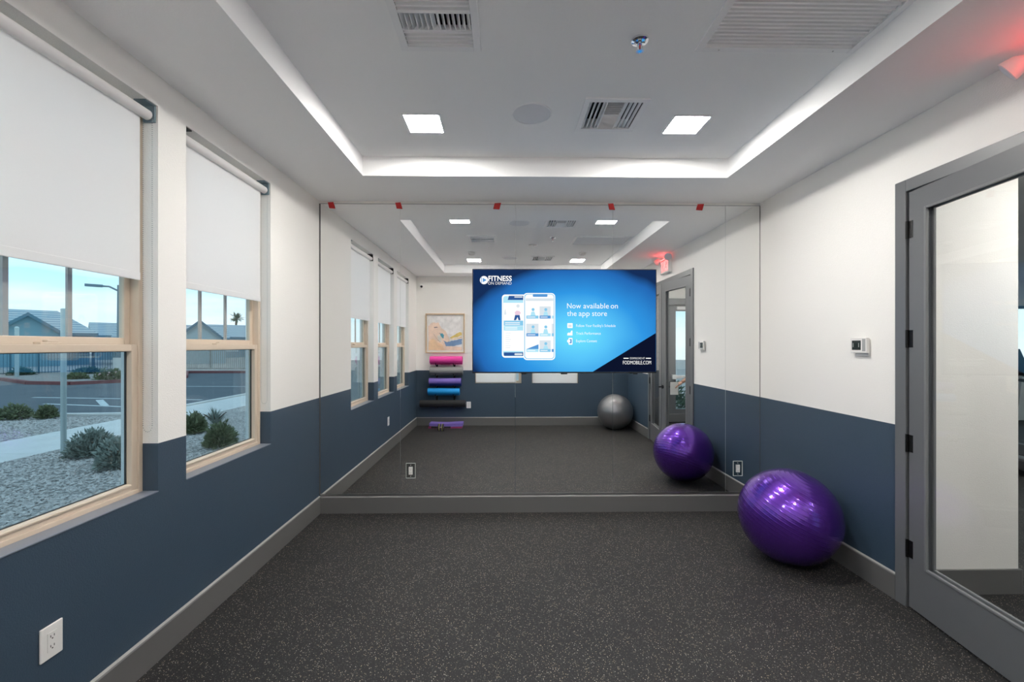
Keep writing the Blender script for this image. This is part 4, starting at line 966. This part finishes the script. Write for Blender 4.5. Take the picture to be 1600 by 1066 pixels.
# ------------------------------------------------------------------ gym treadmill in the distance
def treadmill(x, y, rz):
    o = thing('treadmill', (x, y, 0), 'dark grey treadmill in the gym by the windows', 'treadmill', rz=rz)
    mk('deck', box(B(), (-0.40, -0.95, 0.06), (0.40, 0.95, 0.20), 0.03), 'treadmill_grey', o, local=True)
    mk('belt', box(B(), (-0.26, -0.92, 0.20), (0.26, 0.75, 0.207)), 'black_foam', o, local=True)
    mk('motor_hood', box(B(), (-0.36, 0.60, 0.18), (0.36, 0.96, 0.34), 0.04), 'treadmill_grey', o, local=True)
    for s in (-1, 1):
        mk('upright', tube(B(), [(s * 0.38, 0.75, 0.15), (s * 0.38, 0.62, 1.15)], 0.035, 12), 'aluminium', o, smooth='auto', local=True)
        mk('handrail', tube(B(), [(s * 0.38, 0.62, 1.02), (s * 0.38, 0.10, 0.98)], 0.022, 12), 'black_plastic', o, smooth='auto', local=True)
        mk('foot', cyl(B(), (s * 0.3, -0.8, 0), (s * 0.3, -0.8, 0.07), 0.04, n=16), 'black_plastic', o, local=True); mk('foot', cyl(B(), (s * 0.3, 0.8, 0), (s * 0.3, 0.8, 0.07), 0.04, n=16), 'black_plastic', o, local=True)
    mk('console', obox(B(), (0, 0.62, 1.25), (0.82, 0.10, 0.34), rot3('X', R(-25))), 'black_plastic', o, local=True)
    mk('display', obox(B(), (0, 0.573, 1.27), (0.40, 0.01, 0.22), rot3('X', R(-25))), 'lcd', o, local=True)
treadmill(6.25, 5.05, R(-10))

# ------------------------------------------------------------------ outside
GZ = -0.12
struct('ground_gravel', box(B(), (-90, -40, GZ - 0.15), (60, 90, GZ - 0.02)), 'gravel_bed', 'grey landscaping gravel bed outside the windows', 'ground')
bm = B()
for i in range(14):
    a = -4 + i * 1.5; box(bm, (-8.3, a + 0.006, GZ - 0.1), (-6.85, a + 1.494, GZ), 0.006)
struct('sidewalk', bm, 'concrete', 'pale concrete sidewalk running past the windows', 'sidewalk')
lot = [(-8.55, 10.35), (-8.55, 26), (-60, 60), (-60, 8.5), (-14, 10.0)]
struct('parking_lot', prism(B(), [(x, y, GZ - 0.04) for x, y in lot], (0, 0, 0.03)), 'asphalt', 'dark asphalt parking lot beyond the sidewalk', 'parking lot')
bm = B()
def strip(bm, pts, w, z0, z1):
    for p, q in zip(pts, pts[1:]):
        p, q = Vector((*p, 0)), Vector((*q, 0)); d = (q - p); n = Vector((-d.y, d.x, 0)).normalized() * w / 2
        prism(bm, [p - n + Vector((0, 0, z0)), q - n + Vector((0, 0, z0)), q + n + Vector((0, 0, z0)), p + n + Vector((0, 0, z0))], (0, 0, z1 - z0))
strip(bm, [(-14, 9.95), (-8.47, 10.3), (-8.4, 24)], 0.16, GZ - 0.1, GZ + 0.02)
struct('curb', bm, 'concrete', 'pale concrete curb between the gravel and the parking lot', 'curb')
land = [(-60, 9), (-30.5, 13.2), (-23.1, 20.3), (-19.6, 18.2), (-17.6, 17.9), (-16.2, 19.1), (-15.6, 21.5), (-18.3, 25.3), (-5, 25.1), (-5, 80), (-80, 80)]
struct('planting_bed', prism(B(), [(x, y, GZ - 0.03) for x, y in land], (0, 0, 0.09)), 'gravel_bed', 'gravel planting bed across the parking lot', 'ground')
bm = B(); strip(bm, land[1:9], 0.18, GZ - 0.02, GZ + 0.12)
struct('red_curb', bm, 'red_curb_paint', 'red painted curb across the parking lot', 'curb')
for i, (p, q) in enumerate((((-12.6, 12.1), (-8.9, 11.25)), ((-14.5, 13.6), (-8.9, 12.9)), ((-11.9, 12.95), (-10.6, 11.7)), ((-10.3, 13.2), (-9.3, 11.9)), ((-14, 17.2), (-8.9, 17.0)))):
    bm = B(); strip(bm, [p, q], 0.10 if i < 2 or i == 4 else 0.16, GZ - 0.02, GZ - 0.006)
    struct('painted_line', bm, 'line_paint', ['white parking line closest to the curb', 'white parking line parallel to the curb line', 'white slanted hatch mark by the sign post side', 'white slanted hatch mark by the curb corner', 'white parking line farther out in the lot'][i], 'road marking')
# loose gravel in front of the windows: real stones, one mesh
def stones():
    rr = random.Random(3); t = []; fcs = []
    base = [(0, 0, .62), (.88, 0, .08), (-.28, .85, .05), (-.75, -.5, .0), (.28, -.86, .06), (0, 0, -.5)]
    tri = [(0, 1, 2), (0, 2, 3), (0, 3, 4), (0, 4, 1), (5, 2, 1), (5, 3, 2), (5, 4, 3), (5, 1, 4)]
    def put(x, y, s):
        a = rr.uniform(0, 6.28); ca, sa = math.cos(a), math.sin(a); sx, sy, sz = s * rr.uniform(.7, 1.3), s * rr.uniform(.7, 1.2), s * rr.uniform(.6, 1.2); n0 = len(t)
        for bx_, by_, bz_ in base:
            px, py = bx_ * sx, by_ * sy; t.append((x + px * ca - py * sa, y + px * sa + py * ca, GZ - 0.015 + bz_ * sz + rr.uniform(-.1, .1) * s))
        for f in tri: fcs.append(tuple(n0 + k for k in f))
    for i in range(30000):
        y = rr.uniform(1.6, 11.5); xm = -1.1 * y - 0.6; x = rr.uniform(max(-6.85, xm), max(-6.85, -0.52 * y))
        if x > -2.1 or math.hypot(x + 6.605, y - 6.615) < 0.08: continue
        put(x, y, rr.uniform(.016, .034))
    for i in range(7000):
        x = rr.uniform(-12, -8.35); y = rr.uniform(6.5, 9.9); put(x, y, rr.uniform(.02, .04))
    me = bpy.data.meshes.new('gravel_stones'); me.from_pydata(t, [], fcs); me.materials.append(M['stone'])
    o = bpy.data.objects.new('gravel_stones', me); link(o); tag(o, 'loose grey landscaping stones covering the ground outside', 'gravel', kind='stuff')
stones()
def shrub(x, y, r, h, n, mat, label, spiky=0.0, leaf_=0.05, name='shrub', blossom=0, seed=0, group='desert shrubs outside the windows'):
    r *= 0.74; h *= 0.74; rr = random.Random(seed * 17 + 5); o = thing(name, (x, y, GZ), label, 'shrub', group)
    bm = B()
    for k in range(7):
        a = 2 * math.pi * k / 7 + rr.uniform(-.3, .3); tube(bm, [(x, y, GZ - 0.02), (x + r * .3 * math.cos(a), y + r * .3 * math.sin(a), GZ + h * .4), (x + r * .65 * math.cos(a), y + r * .65 * math.sin(a), GZ + h * .7)], 0.008 + 0.004 * r, 5)
    mk('stems', bm, 'bark', o)
    vs_, fs = [], []
    for i in range(n):
        a = rr.uniform(0, 6.283); ph = math.acos(rr.uniform(0, 1)); q = rr.uniform(.55, 1.0) ** .6 * (1 + .16 * math.sin(3 * a + seed) + .12 * math.sin(7 * a + 2 * ph * 3))
        d = Vector((math.sin(ph) * math.cos(a), math.sin(ph) * math.sin(a), math.cos(ph)))
        if spiky:
            b0 = Vector((x, y, GZ)) + Vector((d.x, d.y, 0)) * 0.1 * r; tip = Vector((x, y, GZ)) + Vector((d.x * r * q, d.y * r * q, d.z * h * q + .08))
            sd = d.cross(Vector((0, 0, 1)));  sd = sd.normalized() * leaf_ * .25 if sd.length > .01 else Vector((leaf_ * .25, 0, 0))
            k0 = len(vs_); mid = (b0 + tip) / 2 + Vector((0, 0, h * .18)); vs_ += [tuple(b0 - sd), tuple(b0 + sd), tuple(mid + sd * .8), tuple(mid - sd * .8), tuple(tip)]
            fs += [(k0, k0 + 1, k0 + 2, k0 + 3), (k0 + 3, k0 + 2, k0 + 4)]
        else:
            c = Vector((x + d.x * r * q, y + d.y * r * q, GZ + .02 + d.z * h * q)); l = leaf_ * rr.uniform(.6, 1.3)
            e1 = (d + Vector((rr.uniform(-.7, .7), rr.uniform(-.7, .7), rr.uniform(-.3, .8)))).normalized() * l; e2 = e1.cross(Vector((rr.uniform(-1, 1), rr.uniform(-1, 1), rr.uniform(-1, 1)))); e2 = e2.normalized() * l * .28
            k0 = len(vs_); vs_ += [tuple(c - e1 * .5), tuple(c + e2), tuple(c + e1), tuple(c - e2)]; fs.append((k0, k0 + 1, k0 + 2, k0 + 3))
    me = bpy.data.meshes.new('foliage'); me.from_pydata([tuple(Vector(v) - Vector((x, y, GZ))) for v in vs_], [], fs); me.materials.append(M[mat])
    f = bpy.data.objects.new('foliage', me); link(f, o); f['kind'] = 'stuff'
    if blossom:
        bm = B()
        for i in range(blossom):
            a = rr.uniform(0, 6.28); ball(bm, (x + r * .8 * math.cos(a), y + r * .8 * math.sin(a), GZ + h * rr.uniform(.4, .9)), 0.04, 6, 4)
        mk('blossoms', bm, 'blossom', o)
    return o
shrub(-6.00, 6.42, .36, .42, 2600, 'shrub_sage', 'sage grey shrub right beside the metal sign post', seed=1)
shrub(-5.05, 5.80, .31, .46, 2400, 'shrub_sage', 'sage grey shrub in the gravel between the sign post and the window', seed=2)
shrub(-10.6, 9.60, .34, .33, 1400, 'shrub_olive', 'olive shrub across the sidewalk, away from the sign post', seed=3, leaf_=.06)
shrub(-10.0, 9.65, .22, .32, 900, 'shrub_olive', 'olive shrub across the sidewalk, just behind the sign post', seed=13, leaf_=.06)
shrub(-5.66, 8.00, .25, .42, 2000, 'shrub_olive', 'olive green shrub by the sidewalk next to the spiky grass', seed=4)
shrub(-4.47, 6.90, .28, .43, 2200, 'shrub_olive', 'round olive green shrub on the gravel near the mirror-side window', seed=5)
shrub(-5.90, 8.95, .42, .40, 110, 'shrub_sage', 'spiky grey-green grass clump beside the sidewalk', spiky=1, leaf_=.04, name='spiky_grass', seed=6)
shrub(-24.9, 22.8, .62, .50, 700, 'shrub_green', 'dark green shrub at the foot of the thin pole by the fence', seed=7, leaf_=.12)
shrub(-19.5, 20.2, .50, .36, 600, 'shrub_olive', 'low yellowish shrub in the red-curbed planting bed', seed=8, leaf_=.11)
shrub(-22.6, 24.0, .80, .45, 800, 'shrub_green', 'wide dark shrub against the iron fence', seed=9, leaf_=.12)
shrub(-17.75, 19.9, .70, .62, 1000, 'shrub_olive', 'shrub with pale pink blossoms in the red-curbed bed', seed=10, leaf_=.11, blossom=9)
shrub(3.75, -2.6, .7, 1.0, 1800, 'shrub_green', 'green shrub outside the exterior hallway door', seed=12, leaf_=.07)
# sign post
o = thing('sign_post', (-6.605, 6.615, GZ), 'round galvanised sign post on the gravel by the sidewalk', 'sign post')
mk('post', cyl(B(), (-6.605, 6.615, GZ - .05), (-6.605, 6.615, 2.01), 0.034, n=20), 'post_galv', o, smooth='auto')
mk('cap', ball(B(), (-6.605, 6.615, 2.01), 0.036, sc_=(1, 1, .5)), 'post_galv', o, smooth=True)
# parking lot lamp
o = thing('parking_light', (-22.64, 25.92, GZ), 'double-headed parking lot light pole on a concrete base', 'lamp post')
mk('footing', cyl(B(), (-22.64, 25.92, GZ - .1), (-22.64, 25.92, 0.75), 0.30, n=28), 'concrete', o, smooth='auto')
mk('pole', cyl(B(), (-22.64, 25.92, 0.75), (-22.64, 25.92, 5.0), 0.14, 0.11, n=16), 'pole_steel', o, smooth='auto')
mk('base_flange', box(B(), (-22.9, 25.66, 0.75), (-22.38, 26.18, 0.83)), 'pole_steel', o)
for s in (-1, 1):
    d = Vector((0.72, 0.69, 0)) * s; p = Vector((-22.64, 25.92, 4.88))
    ar = mk('arm', tube(B(), [p - Vector((0, 0, .25)), p + d * 0.45, p + d * 0.75], 0.05, 8), 'pole_steel', o)
    mk('lamp_head', obox(B(), p + d * 1.1, (0.75, 0.4, 0.12), Matrix.Rotation(math.atan2(d.y, d.x), 3, 'Z')), 'pole_steel', o)
o = thing('thin_pole', (-23.7, 21.5, GZ), 'thin pale pole standing at the red curb', 'pole')
mk('pole', cyl(B(), (-23.7, 21.5, GZ), (-23.7, 21.5, 2.3), 0.08, n=12), 'post_galv', o); mk('cap', ball(B(), (-23.7, 21.5, 2.3), 0.085), 'post_galv', o)
# iron fences
def fence(pts, mat, label, hh=1.75, gap=0.13):
    o = thing('iron_fence', (pts[0][0], pts[0][1], GZ), label, 'fence', 'iron picket fences')
    pk = B()
    for p, q in zip(pts, pts[1:]):
        p, q = Vector((*p, 0)), Vector((*q, 0)); L_ = (q - p).length; d = (q - p) / L_; rm = Matrix.Rotation(math.atan2(d.y, d.x), 3, 'Z')
        for z in (0.12, hh - 0.15): mk('rail', obox(B(), (p + q) / 2 + Vector((0, 0, GZ + z)), (L_, 0.04, 0.04), rm), mat, o)
        k = 0
        while k * gap < L_:
            obox(pk, p + d * k * gap + Vector((0, 0, GZ + hh / 2)), (0.02, 0.02, hh), rm); k += 1
        for j in range(int(L_ / 2.4) + 1): mk('post', obox(B(), p + d * j * 2.4 + Vector((0, 0, GZ + hh / 2 + .04)), (0.07, 0.07, hh + .08), rm), mat, o)
    f = mk('pickets', pk, mat, o); f['kind'] = 'stuff'
fence([(-31.2, 15.2), (-25.4, 24.1), (-23.9, 28.2)], 'fence_iron', 'dark blue-grey iron picket fence in front of the grey house')
fence([(-23.6, 28.4), (-8, 27.4)], 'fence_tan', 'tan iron picket fence behind the tan gate side of the lot')
# houses
def rot_thing(name, x, y, deg, label, cat): return thing(name, (x, y, GZ), label, cat, rz=R(deg))
def gable_roof(bm, x0, x1, y0, y1, ze, zr, ov=0.4, hip=0.0):
    ym = (y0 + y1) / 2; a = [(x0 - ov, y0 - ov, ze), (x1 + ov, y0 - ov, ze), (x1 + ov, y1 + ov, ze), (x0 - ov, y1 + ov, ze), (x0 - ov + hip, ym, zr), (x1 + ov - hip, ym, zr)]
    v = [bm.verts.new(p) for p in a]; w = [bm.verts.new(Vector(p) - Vector((0, 0, .18))) for p in a[:4]]
    for f in ((0, 1, 5, 4), (2, 3, 4, 5), (0, 4, 3), (1, 2, 5)): bm.faces.new([v[k] for k in f])
    bm.faces.new(w)
    for k in range(4): bm.faces.new((v[k], v[(k + 1) % 4], w[(k + 1) % 4], w[k]))
    return bm
def house(x, y, deg, label, W0, W1, dep, ze, zr, hip, gables, mat='siding'):
    o = rot_thing('house', x, y, deg, label, 'house')
    mk('walls', box(B(), (W0, 0, -.1), (W1, dep, ze)), mat, o, local=True)
    mk('roof', gable_roof(B(), W0, W1, 0, dep, ze + .18, zr, .5, hip), 'roof_tile', o, local=True)
    mk('fascia', box(B(), (W0 - .5, -.56, ze - .02), (W1 + .5, -.50, ze + .2)), 'fascia', o, local=True)
    for (gx, gw, gz, pr_) in gables:
        b = ze - .1
        wing = mk('gable_wing', prism(B(), [(gx - gw, -pr_, -.1), (gx + gw, -pr_, -.1), (gx + gw, -pr_, b), (gx, -pr_, gz), (gx - gw, -pr_, b)], (0, pr_ + dep / 2, 0)), mat, o, local=True)
        sl = (gz - b) / gw; e = .35
        bm = B()
        for s in (-1, 1):
            prism(bm, [(gx, -pr_ - .3, gz + .16), (gx + s * (gw + e), -pr_ - .3, b - sl * e + .16), (gx + s * (gw + e), -pr_ - .3, b - sl * e), (gx, -pr_ - .3, gz)], (0, pr_ + dep / 2, 0))
        mk('gable_roof', bm, 'roof_tile', wing, local=True)
        bm = B()
        for s in (-1, 1):
            prism(bm, [(gx, -pr_ - .34, gz + .18), (gx + s * (gw + e), -pr_ - .34, b - sl * e + .18), (gx + s * (gw + e), -pr_ - .34, b - sl * e - .06), (gx, -pr_ - .34, gz - .06)], (0, .04, 0))
        mk('bargeboard', bm, 'fascia', wing, local=True)
    k = W0 + 1.2
    while k < W1 - 1.5:
        if not any(abs(k + .5 - g[0]) < g[1] + .8 for g in gables):
            w = mk('window', box(B(), (k - .06, -.06, .84), (k + 1.26, 0.02, 2.06)), 'white_metal', o, local=True)
            mk('pane', box(B(), (k, -.08, .9), (k + 1.2, -.06, 2.0)), 'house_window', w, local=True)
        k += 3.4
    return o
dA, rA = Vector((-.718, .696)), Vector((.696, .718))
p = dA * 48; house(p.x, p.y, 45.9, 'blue-grey house with tiled roof behind the iron fence', -14, 2.2, 9, 2.35, 4.45, 2.2, [(-1.0, 1.9, 3.75, 1.6)])
p = dA * 62 + rA * 10.9; house(p.x, p.y, 45.9, 'low blue-grey house with long tiled roof beyond the light pole', -7.4, 6.3, 8, 2.4, 4.09, 0.0, [])
dC, rC = Vector((-.570, .822)), Vector((.822, .570))
p = dC * 45; house(p.x, p.y, 34.7, 'pale grey house with a steep front gable behind the tan fence', -5, 1.6, 6, 2.0, 3.3, 0.0, [(0.0, 1.75, 3.5, 1.2)], 'siding_pale')
p = dC * 80 + rC * 9.0; house(p.x, p.y, 34.7, 'pale house with long tiled roof under the palm tree', -9, 12, 9, 2.5, 4.9, 0.0, [], 'siding_pale')
# palm
p = dC * 112 + rC * 6.4
o = thing('palm_tree', (p.x, p.y, GZ), 'distant fan palm rising above the tiled roof', 'tree')
mk('trunk', cyl(B(), (p.x, p.y, GZ), (p.x, p.y, 7.3), .25, .2, n=10), 'bark', o)
vs_, fs = [], []; rr = random.Random(5)
for i in range(46):
    a = rr.uniform(0, 6.28); el = rr.uniform(-.6, 1.2); d = Vector((math.cos(a) * math.cos(el), math.sin(a) * math.cos(el), math.sin(el))); L_ = rr.uniform(1.2, 2.0)
    s = d.cross(Vector((0, 0, 1))).normalized() * .22; c0 = Vector((0, 0, 7.3 - GZ)); k0 = len(vs_)
    vs_ += [tuple(c0), tuple(c0 + d * L_ * .6 + s), tuple(c0 + d * L_ + Vector((0, 0, -.2))), tuple(c0 + d * L_ * .6 - s)]; fs.append((k0, k0 + 1, k0 + 2, k0 + 3))
me = bpy.data.meshes.new('fronds'); me.from_pydata(vs_, [], fs); me.materials.append(M['shrub_green']); f = bpy.data.objects.new('fronds', me); link(f, o)
